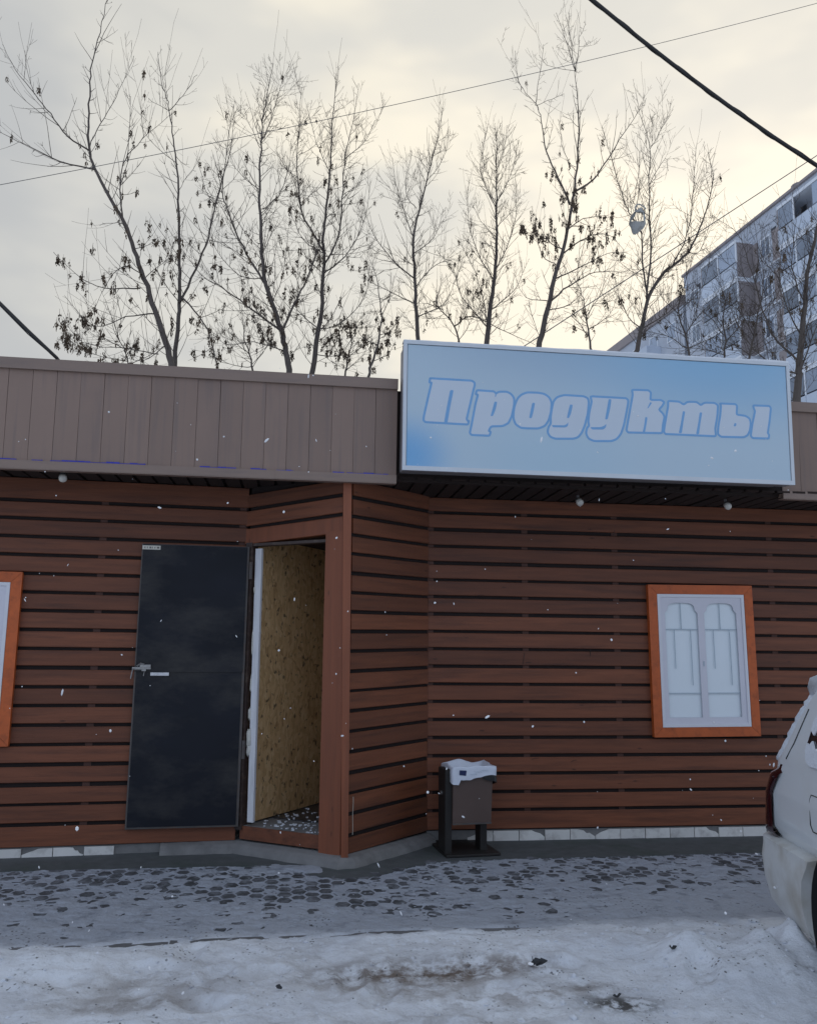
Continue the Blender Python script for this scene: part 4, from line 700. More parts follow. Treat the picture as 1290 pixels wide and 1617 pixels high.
# ---- door leaf folded back against the left wall
TD = frame((A2.x, A2.y, 0), (LDIR.x, LDIR.y, 0)) @ Matrix.Translation((0.03, -0.0, 0)) @ Matrix.Rotation(rad(-1.2), 4, 'Z')
DW = 0.80
dleaf = MB().box((-DW, -0.075, 0.185), (-0.012, -0.035, 2.225), TD).part('door', M['dooredge'], shop)
MB().box((-DW+0.012, -0.0785, 0.198), (-0.03, -0.0752, 1.286), TD).part('door_sheet', M['door'], dleaf)
MB().box((-DW+0.010, -0.0860, 1.284), (-0.026, -0.0752, 2.221), TD).part('door_sheet', M['door'], dleaf)
MB().box((-DW+0.005, -0.0890, 2.182), (-DW+0.135, -0.0862, 2.212), TD).part('door_label', M['label'], dleaf)
lab = MB()
for i, w in enumerate((.006, .005, .012, .005, .006, .016)): lab.box((-DW+.02+i*.018, -0.0900, 2.190), (-DW+.02+i*.018+w, -0.0892, 2.203), TD)
lab.part('label_print', M['ink'], dleaf)
MB().box((-DW+0.115, -0.092, 1.256), (-DW+0.245, -0.079, 1.280), TD, ch=.003).part('door_pull', M['white'], dleaf)
la = MB().box((-DW-0.015, -0.094, 1.303), (-DW+.115, -0.083, 1.318), TD).box((-DW+.04, -0.105, 1.318), (-DW+.115, -0.083, 1.336), TD).box((-DW+.055, -.118, 1.290), (-DW+.085, -.09, 1.303), TD)
la.tube([TD @ Vector(p) for p in ((-DW+.02, -.1, 1.325), (-DW+.045, -.108, 1.345), (-DW+.07, -.108, 1.338))], .007, 6)
la.part('latch', M['steel'], dleaf)
la = MB()
la.tube([TD @ Vector(p) for p in ((-DW+.0, -.096, 1.308), (-DW-.01, -.10, 1.30), (-DW-.02, -.10, 1.235))], .0045, 6)
la.tube([TD @ Vector(p) for p in ((-DW+.0, -.096, 1.300), (-DW+.075, -.10, 1.300), (-DW+.068, -.10, 1.255))], .004, 6)
la.part('padlock_shackle', M['steel'], dleaf)
for z in (0.66, 1.98):
    MB().tube([TD @ Vector((0.004, -0.078, z)), TD @ Vector((0.004, -0.078, z+.13))], .013, 8).part('hinge', M['dooredge'], dleaf)

# ---- windows
def window(T, W, H, lab=None):
    """T: origin at the trim's lower left corner on the face of the boards"""
    w = 0.075
    rt_ = MB().box((0.03, -0.012, 0.03), (W-.03, 0.02, H-.03), T).part('window', M['pane'], shop)
    d = 0.042
    def trim(pol): return MB().prism(pol, -0.0005, d, T @ Matrix.Rotation(rad(90), 4, 'X')).part('trim_board', M['orange'], rt_)
    g = 0.0012
    trim([(0, 0), (W, 0), (W-w, w), (w, w)]); trim([(w+0, H-w), (W-w, H-w), (W, H), (0, H)])
    trim([(0, g*2), (w-g, w+g), (w-g, H-w-g), (0, H-g*2)]); trim([(W, g*2), (W, H-g*2), (W-w+g, H-w-g), (W-w+g, w+g)])
    # white inner frame
    f = 0.024; a, b, c, e = w+.002, W-w-.002, w+.002, H-w-.002
    MB().box((a, -.040, c), (b, -.010, c+f), T).box((a, -.040, e-f), (b, -.010, e), T).box((a, -.040, c+f), (a+f, -.010, e-f), T).box((b-f, -.040, c+f), (b, -.010, e-f), T).part('window_frame', M['pvc'], rt_)
    a += f; b -= f; c += f; e -= f
    iw, ih = b-a, e-c
    # lattice sheet with two arched openings
    cu = bpy.data.curves.new('lattice', 'CURVE'); cu.dimensions = '2D'; cu.fill_mode = 'BOTH'; cu.extrude = 0.004
    def spl(p):
        s = cu.splines.new('POLY'); s.points.add(len(p)-1); s.use_cyclic_u = True
        for q, (x, y) in zip(s.points, p): q.co = (x, y, 0, 1)
    spl([(a, c), (b, c), (b, e), (a, e)])
    for (x0, x1) in ((a+iw*0.055, a+iw*0.455), (a+iw*0.535, a+iw*0.935)):
        ow = x1-x0; yb = c+ih*.050; ys = c+ih*.872; yt = c+ih*.955
        P = [(x0, yb), (x1, yb), (x1, ys), (x1-ow*.035, ys+.012), (x1-ow*.07, ys+.020)]
        for q in range(9):
            t = math.pi*q/8; P.append(((x0+x1)/2+ow*.42*math.copysign(abs(math.cos(t))**.6, math.cos(t)), ys+.024+(yt-ys-.024)*abs(math.sin(t))**.7))
        P += [(x0+ow*.07, ys+.020), (x0+ow*.035, ys+.012), (x0, ys)]
        spl(P)
    to = bpy.data.objects.new('tmp', cu); col.objects.link(to); bpy.context.view_layer.update()
    me = bpy.data.meshes.new_from_object(to.evaluated_get(bpy.context.evaluated_depsgraph_get())); bpy.data.objects.remove(to)
    me.name = 'lattice'; me.materials.clear(); me.materials.append(M['lattice'])
    Tl = T @ Matrix.Translation((0, -.0270, 0)) @ Matrix.Rotation(rad(90), 4, 'X')
    inst('lattice', me, rt_, Tl)
    mu = MB()
    for (x0, x1) in ((a+iw*0.055, a+iw*0.455), (a+iw*0.535, a+iw*0.935)):
        ow = x1-x0; t = .0035; y1 = c+ih*.742; y2 = c+ih*.238
        mu.box((x0, -.0260, y1-t), (x1, -.0205, y1+t), T); mu.box((x0, -.0260, y2-t), (x1, -.0205, y2+t), T)
        mu.box((x0+ow*.49-t*.8, -.0260, y1+t), (x0+ow*.49+t*.8, -.0205, c+ih*.952), T)
        for q, zz in ((.27, .43), (.77, .30)):
            mu.box((x0+ow*q-t*.6, -.0260, c+ih*zz), (x0+ow*q+t*.6, -.0205, y1-t), T)
    mu.part('muntins', M['muntin'], rt_)
    MB().box(((a+b)/2-.004, -.036, c+ih*.45), ((a+b)/2+.006, -.0312, c+ih*.49), T).part('window_catch', M['muntin'], rt_)
    return rt_
TWr = frame((2.890, 6.75-BT, 0.790), (1, 0, 0)); TWr = TWr @ Matrix.Rotation(rad(-0.5), 4, 'Y')
w1 = window(TWr, 0.912, 1.226)
sL = (Vector((-1.960, 6.503))-LW0).dot(LDIR)
w2 = window(TL_ @ Matrix.Translation((sL-0.912, -BT, 0.765)), 0.912, 1.224)

# ================================================================== SIGN
O, UX, UZ = Vector(SIGN['O']), Vector(SIGN['ux']), Vector(SIGN['uz']); SW, SH = SIGN['w'], SIGN['h']
TS = frame(O, UX, UZ)
sg = thing('shop_sign', O, 'wide light blue lightbox sign reading Продукты in pale outlined letters', 'sign')
face = bpy.data.objects.new('sign_face', MB().box((0.03, 0.002, 0.03), (SW-.03, 0.02, SH-.03)).mesh('sign_face', M['signface'])); col.objects.link(face)
face.parent = sg; face.matrix_local = Matrix.Translation(-O) @ TS; ORG[face] = O
MB().box((0.006, 0.0215, 0.006), (SW-.006, 0.12, SH-.006), TS).part('casing', M['signside'], sg)
MB().box((0.010, 0.121, 0.02), (SW-.05, 0.245, SH-.02), TS).part('rear_casing', M['signside'], sg)
fw_ = 0.032
MB().box((0, -.004, 0), (SW, 0.021, fw_), TS).box((0, -.004, SH-fw_*.8), (SW, 0.021, SH), TS).box((0, -.004, fw_+.0005), (fw_*.8, 0.021, SH-fw_*.8-.0005), TS).box((SW-fw_*.8, -.004, fw_+.0005), (SW, 0.021, SH-fw_*.8-.0005), TS).part('sign_frame', M['signframe'], sg)
# snow lying on the top edge
sn = MB(); n = 150; vs = []
for i in range(n+1):
    u = SW*i/n; h = max(0.001, 0.008+0.012*nz(u, 0, 2.3, 61)+0.006*nz(u, 0, 9, 62)+0.009*min(1, u/1.5))
    for (y, z) in ((0.0, SH+.0005), (0.004, SH+h*.8), (0.05, SH+h), (0.10, SH+.0005)): vs.append(TS @ Vector((u, y, z)))
sn.add(vs, [(i*4+j, (i+1)*4+j, (i+1)*4+j+1, i*4+j+1) for i in range(n) for j in range(3)])
so_ = sn.part('snow_ridge', M['snowclean'], sg, True); so_['kind'] = 'stuff'
def area(p): return sum(a[0]*b[1]-b[0]*a[1] for a, b in zip(p, p[1:]+p[:1]))/2
def offset(p, d):
    """push a closed outline out (d>0) or in along its normals"""
    if area(p) < 0: p = p[::-1]
    n = len(p); out = []
    for i in range(n):
        a, b, c = Vector(p[i-1]), Vector(p[i]), Vector(p[(i+1) % n])
        e0, e1 = (b-a).normalized(), (c-b).normalized()
        n0, n1 = Vector((e0.y, -e0.x)), Vector((e1.y, -e1.x)); m = n0+n1
        m = m.normalized() if m.length > .05 else n0
        out.append(tuple(b+m*d/max(.55, m.dot(n0))))
    return out
def smooth(p):
    """round the corners a little"""
    out = []
    for i in range(len(p)):
        a, b, c = Vector(p[i-1]), Vector(p[i]), Vector(p[(i+1) % len(p)])
        la, lc = (a-b).length, (c-b).length
        r = min(.014, la*.35, lc*.35)
        out.append(tuple(b+(a-b).normalized()*r)); out.append(tuple(b*.5+(b+(a-b).normalized()*r)*.25+(b+(c-b).normalized()*r)*.25)); out.append(tuple(b+(c-b).normalized()*r))
    return out
def flat(polys, name, m, parent, y, th):
    cu = bpy.data.curves.new(name, 'CURVE'); cu.dimensions = '2D'; cu.fill_mode = 'BOTH'; cu.extrude = th/2
    for p in polys:
        s = cu.splines.new('POLY'); s.points.add(len(p)-1); s.use_cyclic_u = True
        for q, (a, b) in zip(s.points, p): q.co = (a, b, 0, 1)
    to = bpy.data.objects.new('tmp', cu); col.objects.link(to); bpy.context.view_layer.update()
    me = bpy.data.meshes.new_from_object(to.evaluated_get(bpy.context.evaluated_depsgraph_get())); bpy.data.objects.remove(to)
    me.name = name; me.materials.clear(); me.materials.append(m)
    return inst(name, me, parent, TS @ Matrix.Translation((0, y, 0)) @ Matrix.Rotation(rad(90), 4, 'X'))
from mathutils.geometry import tessellate_polygon
def sheetpoly(p, y, mb):
    tris = tessellate_polygon([[Vector((a, b, 0)) for a, b in p]])
    mb.add([(a, y, b) for a, b in p], [tuple(t) for t in tris])
def facing(me):
    bm = bmesh.new(); bm.from_mesh(me)
    for f in bm.faces:
        f.normal_update()
        if f.normal.y > 0: f.normal_flip()
    bm.to_mesh(me); bm.free(); return me
for i, (outer, holes) in enumerate(LETTERS):
    so2 = smooth(outer)
    if area(so2) < 0: so2 = so2[::-1]
    po, pi = offset(so2, 0.0080), offset(so2, -0.0080)
    y0 = 0.0015-0.00012*i
    mb = MB(); n = len(po)
    mb.add([(a, y0, b) for a, b in po]+[(a, y0, b) for a, b in pi], [(k, (k+1) % n, n+(k+1) % n, n+k) for k in range(n)])
    for h in holes: sheetpoly(smooth(h), y0-.00030, mb)
    lo = inst('letter', facing(mb.mesh('letter', M['letterline'])), sg, TS)
    mb = MB(); sheetpoly(pi, y0+.00010, mb)
    inst('letter_fill', facing(mb.mesh('letter_fill', M['letterfill'])), lo, TS)

# ================================================================== SPOT LAMPS UNDER THE SOFFIT
for (x, y, r, lb) in ((-1.657, 6.176, .9, 'small white spot lamp under the eave left of the dark door'), (2.208, 6.429, .3, 'small white spot lamp under the sign, the nearer to the sign middle'), (3.426, 6.373, -.2, 'small white spot lamp below the right end of the sign')):
    t = thing('spot_lamp', (x, y, 2.694), lb, 'spot lamp', 'spot lamps under the eaves')
    MB().tube([(x, y, 2.6955), (x, y, 2.655)], .012, 10).part('lamp_stem', M['signside'], t, True)
    MB().tube([(x-.012, y, 2.660), (x, y-.012, 2.652), (x+.008, y-.02, 2.640)], [.018, .028, .024], 12).part('lamp_body', M['steel'], t, True)
    d = Vector((.35*r, -.75, -.6)).normalized(); c = Vector((x+.004, y-.022, 2.640))
    MB().tube([c-d*.018, c, c+d*.022, c+d*.034, c+d*.038], [.020, .029, .029, .022, .003], 14).part('lamp_head', M['lamp'], t, True)

# ================================================================== LITTER BIN
bx, by = 1.322, 6.30
bt = thing('litter_bin', (bx, by+.15, 0), 'brown sheet steel litter bin on a dark stand beside the entrance bay', 'bin')
TBn = Matrix.Translation((bx, by, 0)) @ Matrix.Rotation(rad(6), 4, 'Z')
MB().add([TBn @ Vector(p) for p in ((-.150, 0, .225), (.140, 0, .225), (.140, .25, .225), (-.150, .25, .225), (-.148, -.012, .600), (.152, -.012, .600), (.152, .26, .600), (-.148, .26, .600))], [(3, 2, 1, 0), (0, 1, 5, 4), (1, 2, 6, 5), (2, 3, 7, 6), (3, 0, 4, 7)]).part('bin_box', M['bin'], bt)
MB().box((-.152, -.006, .222), (.142, 0.0, .233), TBn).part('bin_bottom_edge', M['dooredge'], bt)
MB().box((-.200, .02, .012), (-.1515, .20, .605), TBn).part('stand_post', M['bindark'], bt)
MB().box((.085, .08, .012), (.135, .20, .222), TBn).part('stand_post', M['bindark'], bt)
MB().tube([TBn @ Vector((-.201, .11, .43)), TBn @ Vector((-.212, .11, .43))], .016, 10).part('pivot_bolt', M['steel'], bt)
MB().box((-.205, -.04, .006), (.20, .50, .024), TBn, ch=.004).part('base_plate', M['bindark'], bt)
# liner bag folded over the rim (hangs in the bin, a thing of its own)
def sheet(rows, cols, fn, th=0.0):
    mb = MB(); mb.add([fn(i/(rows-1), j/(cols-1)) for i in range(rows) for j in range(cols)], [(i*cols+j, i*cols+j+1, (i+1)*cols+j+1, (i+1)*cols+j) for i in range(rows-1) for j in range(cols-1)]); return mb
def liner(u, v):
    # v runs round the rim, u from outside hem over the rim into the bin
    a = 2*math.pi*v; cx, cy2 = .006, .124
    ca, sa = math.cos(a), math.sin(a); m = max(abs(ca), abs(sa)); px, py = ca/m*.164, sa/m*.150
    k = nz(v*14, u*3, 1.0, 71)*.014+nz(v*31, u*5, 1.0, 72)*.006
    hang = 0.062+.016*math.sin(a*3+1)+(.038 if (px < -.10 and py < -.02) else 0)
    if u < .5:
        t = u/.5; z = .612-hang*(1-t)+.012*t; s = 1.03+k*1.2
    else:
        t = (u-.5)/.5; z = .624+.018*math.sin(t*3.14)+.02*nz(v*9, 2, 1, 5)-.10*t*t; s = 1.03-.45*t*t+k
    return TBn @ Vector((cx+px*s, cy2+py*s, z+k*.8))
lb_ = thing('bin_liner', (bx, by+.12, .60), 'crumpled white plastic bag folded over the rim of the litter bin', 'bag')
sheet(15, 90, liner).part('bag_sheet', M['bag'], lb_, True)
MB().add([TBn @ Vector(p) for p in ((-.110, -.034, .572), (-.060, -.034, .566), (-.056, -.036, .602), (-.108, -.036, .606), (-.110, -.0325, .572), (-.060, -.0325, .566), (-.056, -.0345, .602), (-.108, -.0345, .606))], [(0, 1, 2, 3), (7, 6, 5, 4), (0, 4, 5, 1), (2, 6, 7, 3), (1, 5, 6, 2), (3, 7, 4, 0)]).part('bag_print', M['bagblue'], lb_)
pr = MB()
for (x0, z0, w) in ((-.03, .576, .05), (.0, .592, .06), (.06, .60, .05)):
    pts = [TBn @ Vector((x0+w*q/8, -.0365, z0+.005*math.sin(q*2.2))) for q in range(9)]; pr.tube(pts, .0012, 4)
pr.part('bag_lettering', M['muntin'], lb_)
def blackbag(u, v):
    a = -1.25+2.2*v; ca, sa = math.cos(a), math.sin(a); m = max(abs(ca), abs(sa))
    k = nz(v*9, u*4, 1, 81)*.012
    return TBn @ Vector((.01+ca/m*(.158+.012*u)+k, .124+sa/m*(.146+.010*u), .598-(.045+.075*max(0, math.sin(a*1.1+1.5))*.9)*u+k))
bb = sheet(8, 30, blackbag).top('black_bag', M['bagblack'], 'black plastic bag hanging out under the white liner of the bin', 'bag', loc=(bx+.15, by+.05, .55), smooth=True)

# ================================================================== CAR (white van, tail towards the shop)
ca_ = rad(11); cdv = Vector((math.sin(ca_), math.cos(ca_), 0))
TC = frame((2.40, 4.0, 0), tuple(cdv))         # x = along the car towards its tail, y -> left..., flip below
# local: s along +x (tail), t across (0 = visible flank, + away from the camera side), z up
def CW(s, t, z): return Vector((2.40, 4.0, 0))+cdv*s+Vector((cdv.y, -cdv.x, 0))*t+Vector((0, 0, z))
car = thing('parked_van', tuple(CW(-1.7, .85, 0)), 'white minivan with snow on its tail parked at the right edge of the shop front', 'van')
WID = 1.70
def interp(tab, z):
    for (a, b), (c, d) in zip(tab[:-1], tab[1:]):
        if z <= c: return b+(d-b)*(z-a)/(c-a) if z >= a else b
    return tab[-1][1]
REAR = [(.16, .30), (.25, .38), (.5, .42), (.58, .40), (.76, .375), (.93, .235), (1.0, .15), (1.14, .045), (1.29, -.11), (1.36, -.18), (1.45, -.32), (1.50, -.60)]
FRONT = [(.16, -3.75), (.3, -3.86), (.55, -3.85), (.75, -3.70), (.88, -3.2), (.95, -2.75), (1.2, -2.2), (1.4, -1.75), (1.47, -1.5), (1.5, -1.2)]
INSET = [(.16, .05), (.3, .012), (.6, 0.0), (.93, .004), (1.0, .012), (1.14, .042), (1.29, .077), (1.36, .10), (1.45, .16), (1.50, .30)]
def ring(z, grow=0.0, rr=0.15, only=None, n=7):
    r, f, i = interp(REAR, z)+grow, interp(FRONT, z)-grow, interp(INSET, z)-grow
    i2 = WID-i
    pts = []
    for (cx, cyy, a0) in ((r-rr, i+rr, -90), (r-rr, i2-rr, 0), (f+rr*1.6, i2-rr*1.6, 90), (f+rr*1.6, i+rr*1.6, 180)):
        q = rr if cx > -1 else rr*1.6
        for k in range(n):
            a = rad(a0+90*k/(n-1)); pts.append((cx+q*math.cos(a), cyy+q*math.sin(a)))
    return pts
def loft(zs, grow, cap=True, rrf=None):
    mb = MB(); rings = []
    for z in zs:
        g = grow(z) if callable(grow) else grow
        rings.append([CW(s, t, z) for s, t in ring(z, g, rrf(z) if rrf else .15)])
    n = len(rings[0]); vs = [p for r in rings for p in r]
    fs = [(i*n+j, i*n+(j+1) % n, (i+1)*n+(j+1) % n, (i+1)*n+j) for i in range(len(rings)-1) for j in range(n)]
    if cap: fs += [tuple(range(n))[::-1], tuple((len(rings)-1)*n+j for j in range(n))]
    return mb.add(vs, fs)
def cut(ob, cutters):
    """carve wheel wells, then bake the result"""
    for c in cutters:
        md = ob.modifiers.new('cut', 'BOOLEAN'); md.operation = 'DIFFERENCE'; md.object = c; md.solver = 'EXACT'
    bpy.context.view_layer.update()
    me = bpy.data.meshes.new_from_object(ob.evaluated_get(bpy.context.evaluated_depsgraph_get()))
    ob.modifiers.clear(); ob.data = me
wells = []
for s in (-.525, -3.0):
    for (t0, t1) in ((-.2, .26), (WID-.26, WID+.2)):
        wells.append(MB().tube([CW(s, t0, .30), CW(s, t1, .30)], .345, 32).top('tmp_well', M['rubber'], None))
zs = [.16, .2, .26, .35, .45, .55, .60, .70, .76, .78, .85, .93, 1.0, 1.07, 1.14, 1.22, 1.29, 1.36, 1.41, 1.45, 1.48, 1.50]
body = loft(zs, lambda z: -.03 if z < .56 else (.004 if .755 < z < .79 else 0), rrf=lambda z: .17 if z < .9 else (.13 if z < 1.4 else .22)).part('body', M['carpaint'], car, True)
cut(body, wells)
bump = MB()
bz = [.165, .18, .24, .34, .44, .50, .535, .545]
rings = []
for z in bz:
    g = -.01 if z < .17 else (.050 if z < .5 else (.038 if z < .54 else .0))
    pts = [p for p in ring(z, g+(.0 if z > .2 else -.02), .19, n=9)]
    n9 = 9
    rings.append([CW(-.42, interp(INSET, z)-g, z)]+[CW(s, t, z) for s, t in pts[:2*n9]]+[CW(-.42, WID-interp(INSET, z)+g, z)])
n = len(rings[0]); vs = [p for r in rings for p in r]
fs = [(i*n+j, i*n+j+1, (i+1)*n+j+1, (i+1)*n+j) for i in range(len(rings)-1) for j in range(n-1)]
fs += [tuple(range(n))[::-1], tuple((len(rings)-1)*n+j for j in range(n)), tuple(i*n for i in range(len(rings)))[::-1], tuple(i*n+n-1 for i in range(len(rings)))]
bump.add(vs, fs)
bo = bump.part('rear_bumper', M['carpaint'], car, True)
bm = bmesh.new(); bm.from_mesh(bo.data); bmesh.ops.holes_fill(bm, edges=bm.edges[:], sides=0); bmesh.ops.recalc_face_normals(bm, faces=bm.faces[:]); bm.to_mesh(bo.data); bm.free()
cut(bo, wells[:2])
for w in wells: bpy.data.objects.remove(w)
for ob_ in (body, bo):
    try: ob_.data.set_sharp_from_angle(angle=rad(38))
    except Exception: pass
# grime low on the bumper
def grime_mat():
    m = M['carpaint'].copy(); m.name = 'salt_stained_white_bumper'; nt = m.node_tree; b = nt.nodes['Principled BSDF']; N = lambda t: nt.nodes.new(t); L = nt.links.new
    tcn = N('ShaderNodeTexCoord'); n = N('ShaderNodeTexNoise'); n.inputs['Scale'].default_value = 5.5; n.inputs['Detail'].default_value = 7; L(tcn.outputs['Object'], n.inputs['Vector'])
    r = N('ShaderNodeMapRange'); r.inputs['From Min'].default_value = .40; r.inputs['From Max'].default_value = .72; r.inputs['To Max'].default_value = .75; L(n.outputs['Fac'], r.inputs['Value'])
    mx = N('ShaderNodeMix'); mx.data_type = 'RGBA'; mx.inputs['A'].default_value = (.68, .69, .68, 1); mx.inputs['B'].default_value = (.36, .305, .215, 1)
    L(r.outputs[0], mx.inputs['Factor']); L(mx.outputs['Result'], b.inputs['Base Color']); b.inputs['Roughness'].default_value = .5; b.inputs['Coat Weight'].default_value = 0.1
    return m
M['bumper'] = grime_mat(); bo.data.materials.clear(); bo.data.materials.append(M['bumper'])
# tail lamps wrap the corners
for side in (0, 1):
    mb = MB(); rows = []
    for z in [.545+.0265*k for k in range(15)]:
        g = .024 if .55 < z < .88 else .002
        p = ring(z, g, .17, n=9); seg = p[0:9] if side == 0 else p[9:18][::-1]; seg = [(seg[0][0]-.055+.03*math.sin((z-.545)/.371*math.pi), seg[0][1]+(.012 if side == 0 else -.012))]+seg
        s_end, t_end = seg[-1]
        seg = seg+[(s_end, t_end+(.10 if side == 0 else -.10))]
        rows.append([CW(s, t, z) for s, t in seg])
    n = len(rows[0]); mb.add([p for r in rows for p in r], [(i*n+j, i*n+j+1, (i+1)*n+j+1, (i+1)*n+j) for i in range(len(rows)-1) for j in range(n-1)])
    mb.part('tail_lamp', M['taillight'], car, True)
# side glass
def flank(s, z, g): return CW(s, interp(INSET, z)-g, z)
def glass(pol, name, g=.006):
    n = len(pol); mb = MB(); mb.add([flank(s, z, g) for s, z in pol]+[flank(s, z, -.01) for s, z in pol], [tuple(range(n)), tuple(range(n, 2*n))[::-1]]+[(i, (i+1) % n, n+(i+1) % n, n+i) for i in range(n)])
    return mb.part(name, M['glass_dark'], car)
g1 = glass([(-.215, 1.03), (-.235, .965), (-.28, .95), (-.55, .95), (-.95, .95), (-.95, 1.33), (-.62, 1.33), (-.40, 1.29), (-.27, 1.17)], 'side_window')
glass([(-1.02, .95), (-1.9, .95), (-1.9, 1.33), (-1.02, 1.34)], 'side_window')
# rear screen
rows = []
for z in (.99, 1.07, 1.14, 1.22, 1.29, 1.33):
    r = interp(REAR, z)+.0015; i = interp(INSET, z)+.22
    rows.append([CW(r, i, z), CW(r+.001, WID/2, z), CW(r, WID-i, z)])
mb = MB(); mb.add([p for r in rows for p in r], [(i*3+j, i*3+j+1, (i+1)*3+j+1, (i+1)*3+j) for i in range(5) for j in range(2)]); mb.part('rear_window', M['glass_dark'], car, True)
# windscreen, far side glass, headlamps (out of the picture, seen only from a step aside)
rows = []
for z in (.99, 1.07, 1.16, 1.25, 1.34, 1.41):
    r = interp(FRONT, z)-.004; i = interp(INSET, z)+.26
    rows.append([CW(r, i, z), CW(r-.006, WID/2, z), CW(r, WID-i, z)])
mb = MB(); mb.add([p for r in rows for p in r], [(i*3+j, (i+1)*3+j, (i+1)*3+j+1, i*3+j+1) for i in range(5) for j in range(2)]); mb.part('windscreen', M['glass_dark'], car, True)
for (a_, b_) in ((-.95, -.35), (-1.9, -1.02)):
    mb = MB(); q = [(a_, .95), (b_, .95), (b_, 1.30), (a_, 1.33)]
    mb.add([CW(s_, WID-interp(INSET, z)+.006, z) for s_, z in q]+[CW(s_, WID-interp(INSET, z)-.01, z) for s_, z in q], [(3, 2, 1, 0), (4, 5, 6, 7)]+[(i, (i+1) % 4, 4+(i+1) % 4, 4+i) for i in range(4)])
    mb.part('side_window', M['glass_dark'], car)
for side in (0, 1):
    mb = MB(); rows = []
    for z in (.58, .62, .67, .72):
        p = ring(z, .008, .15, n=7); rows.append([CW(s_, t_, z) for s_, t_ in (p[21:28] if side == 0 else p[14:21])])
    mb.add([p for r in rows for p in r], [(i*7+j, i*7+j+1, (i+1)*7+j+1, (i+1)*7+j) for i in range(3) for j in range(6)]); mb.part('headlamp', M['pvc'], car, True)
# door seam, waist crease, fuel flap
def seam(pts, r=.0028): return MB().tube([flank(s, z, .0015) for s, z in pts], r, 4)
seam([(.12, .755), (-.1, .76), (-.24, .762)], .002).part('waist_crease', M['muntin'], car)
fuel = [(-.245, .69), (-.25, .80), (-.27, .825), (-.42, .825), (-.44, .80), (-.44, .69), (-.42, .665), (-.27, .665), (-.245, .69)]
seam(fuel, .0028).part('fuel_flap', M['bindark'], car)
seam([(-.17, 1.20), (-.06, 1.03), (.02, .95)], .003).part('tailgate_seam', M['bindark'], car)
seam([(-1.0, .2), (-1.0, 1.35)]).part('door_seam', M['bindark'], car)
# wheel housings and wheels
for s in (-.525, -3.0):
    for (t0, t1) in ((.004, .27), (WID-.27, WID-.004)):
        m_ = MB(); m_.tube([CW(s, t0, .30), CW(s, t1, .30)], .3445, 32, cap=False); m_.tube([CW(s, (.268 if t0 < .1 else WID-.268), .30), CW(s, (.27 if t0 < .1 else WID-.27), .30)], .344, 32)
        m_.part('wheel_housing', M['rubber'], car, True)
for s in (-.525, -3.0):
    for (t0, t1, t2) in ((.03, .21, .02), (WID-.21, WID-.03, WID-.02)):
        c0, c1 = CW(s, t0, .30), CW(s, t1, .30)
        wh = MB().tube([c0, c0.lerp(c1, .08), c0.lerp(c1, .92), c1], [.255, .30, .30, .255], 28).part('wheel', M['rubber'], car, True)
        cc = CW(s, t2, .30); ou = c0 if t2 < .5 else c1
        MB().tube([ou, cc], [.20, .185], 24).part('rim', M['rim'], wh, True)
        for k in range(5):
            a = 2*math.pi*k/5; hub = cc+(cc-ou).normalized()*.004
            p1 = hub+cdv*(.15*math.cos(a))+Vector((0, 0, .15*math.sin(a)))
            MB().tube([hub, p1], [.03, .02], 6).part('spoke', M['rim'], wh, True)
# snow lying on the tail: spoiler ridge, pillar edge, glass frost
sn = MB(); rows = []
for i in range(26):
    u = i/25; t = .05+(WID-.1)*u
    z = 1.300+.012*nz(u*9, 0, 1, 91); r = interp(REAR, 1.33)
    tt = max(interp(INSET, 1.34)-.01, min(WID-interp(INSET, 1.34)+.01, t))
    rows.append([CW(r+.03, tt, z-.035), CW(r+.055+.01*nz(u*7, 3, 1, 4), tt, z), CW(r+.02, tt, z+.045+.01*nz(u*8, 1, 1, 6)), CW(r-.12, tt, z+.07), CW(r-.35, tt, z+.10), CW(r-.36, tt, z+.05)])
n = 6; sn.add([p for r in rows for p in r], [(i*n+j, (i+1)*n+j, (i+1)*n+j+1, i*n+j+1) for i in range(25) for j in range(n-1)]+[tuple(range(n)), tuple(25*n+j for j in range(n))[::-1]])
x_ = sn.part('roof_snow', M['snowclean'], car, True); x_['kind'] = 'stuff'
pts = []; rs_ = []
for i in range(26):
    z = .93+.40*i/25; s0, t0 = interp(REAR, z), interp(INSET, z)
    pts.append(CW(s0-.035+.006*nz(i*.7, 0, 1, 95), t0+.035, z)); rs_.append(max(.008, .020+.009*nz(i*.8, 3, 1, 96)))
x_ = MB().tube(pts, rs_, 8).part('pillar_snow', M['snowclean'], car, True); x_['kind'] = 'stuff'
fr = MB()
pol = [(-.222, 1.02), (-.24, .967), (-.285, .952), (-.60, .952)]
topl = [(-.60, 1.02), (-.50, 1.035), (-.44, 1.005), (-.37, 1.045), (-.32, 1.03), (-.285, 1.065), (-.255, 1.04), (-.235, 1.05)]
pp_ = pol+topl; n = len(pp_)
fr.add([flank(s, z, .012) for s, z in pp_]+[flank(s, z, .004) for s, z in pp_], [tuple(range(n))]+[(i, (i+1) % n, n+(i+1) % n, n+i) for i in range(n)])
pp_ = [(-.262, 1.15), (-.25, 1.11), (-.29, 1.09), (-.335, 1.13), (-.32, 1.17), (-.29, 1.185)]; n = len(pp_)
fr.add([flank(s, z, .010) for s, z in pp_]+[flank(s, z, .004) for s, z in pp_], [tuple(range(n))]+[(i, (i+1) % n, n+(i+1) % n, n+i) for i in range(n)])
x_ = fr.part('window_frost', M['snowclean'], car); x_['kind'] = 'stuff'

# ================================================================== CABLES
def catenary(a, b, sag, n=40):
    a, b = Vector(a), Vector(b); return [a.lerp(b, i/n)-Vector((0, 0, 4*sag*(i/n)*(1-i/n))) for i in range(n+1)]
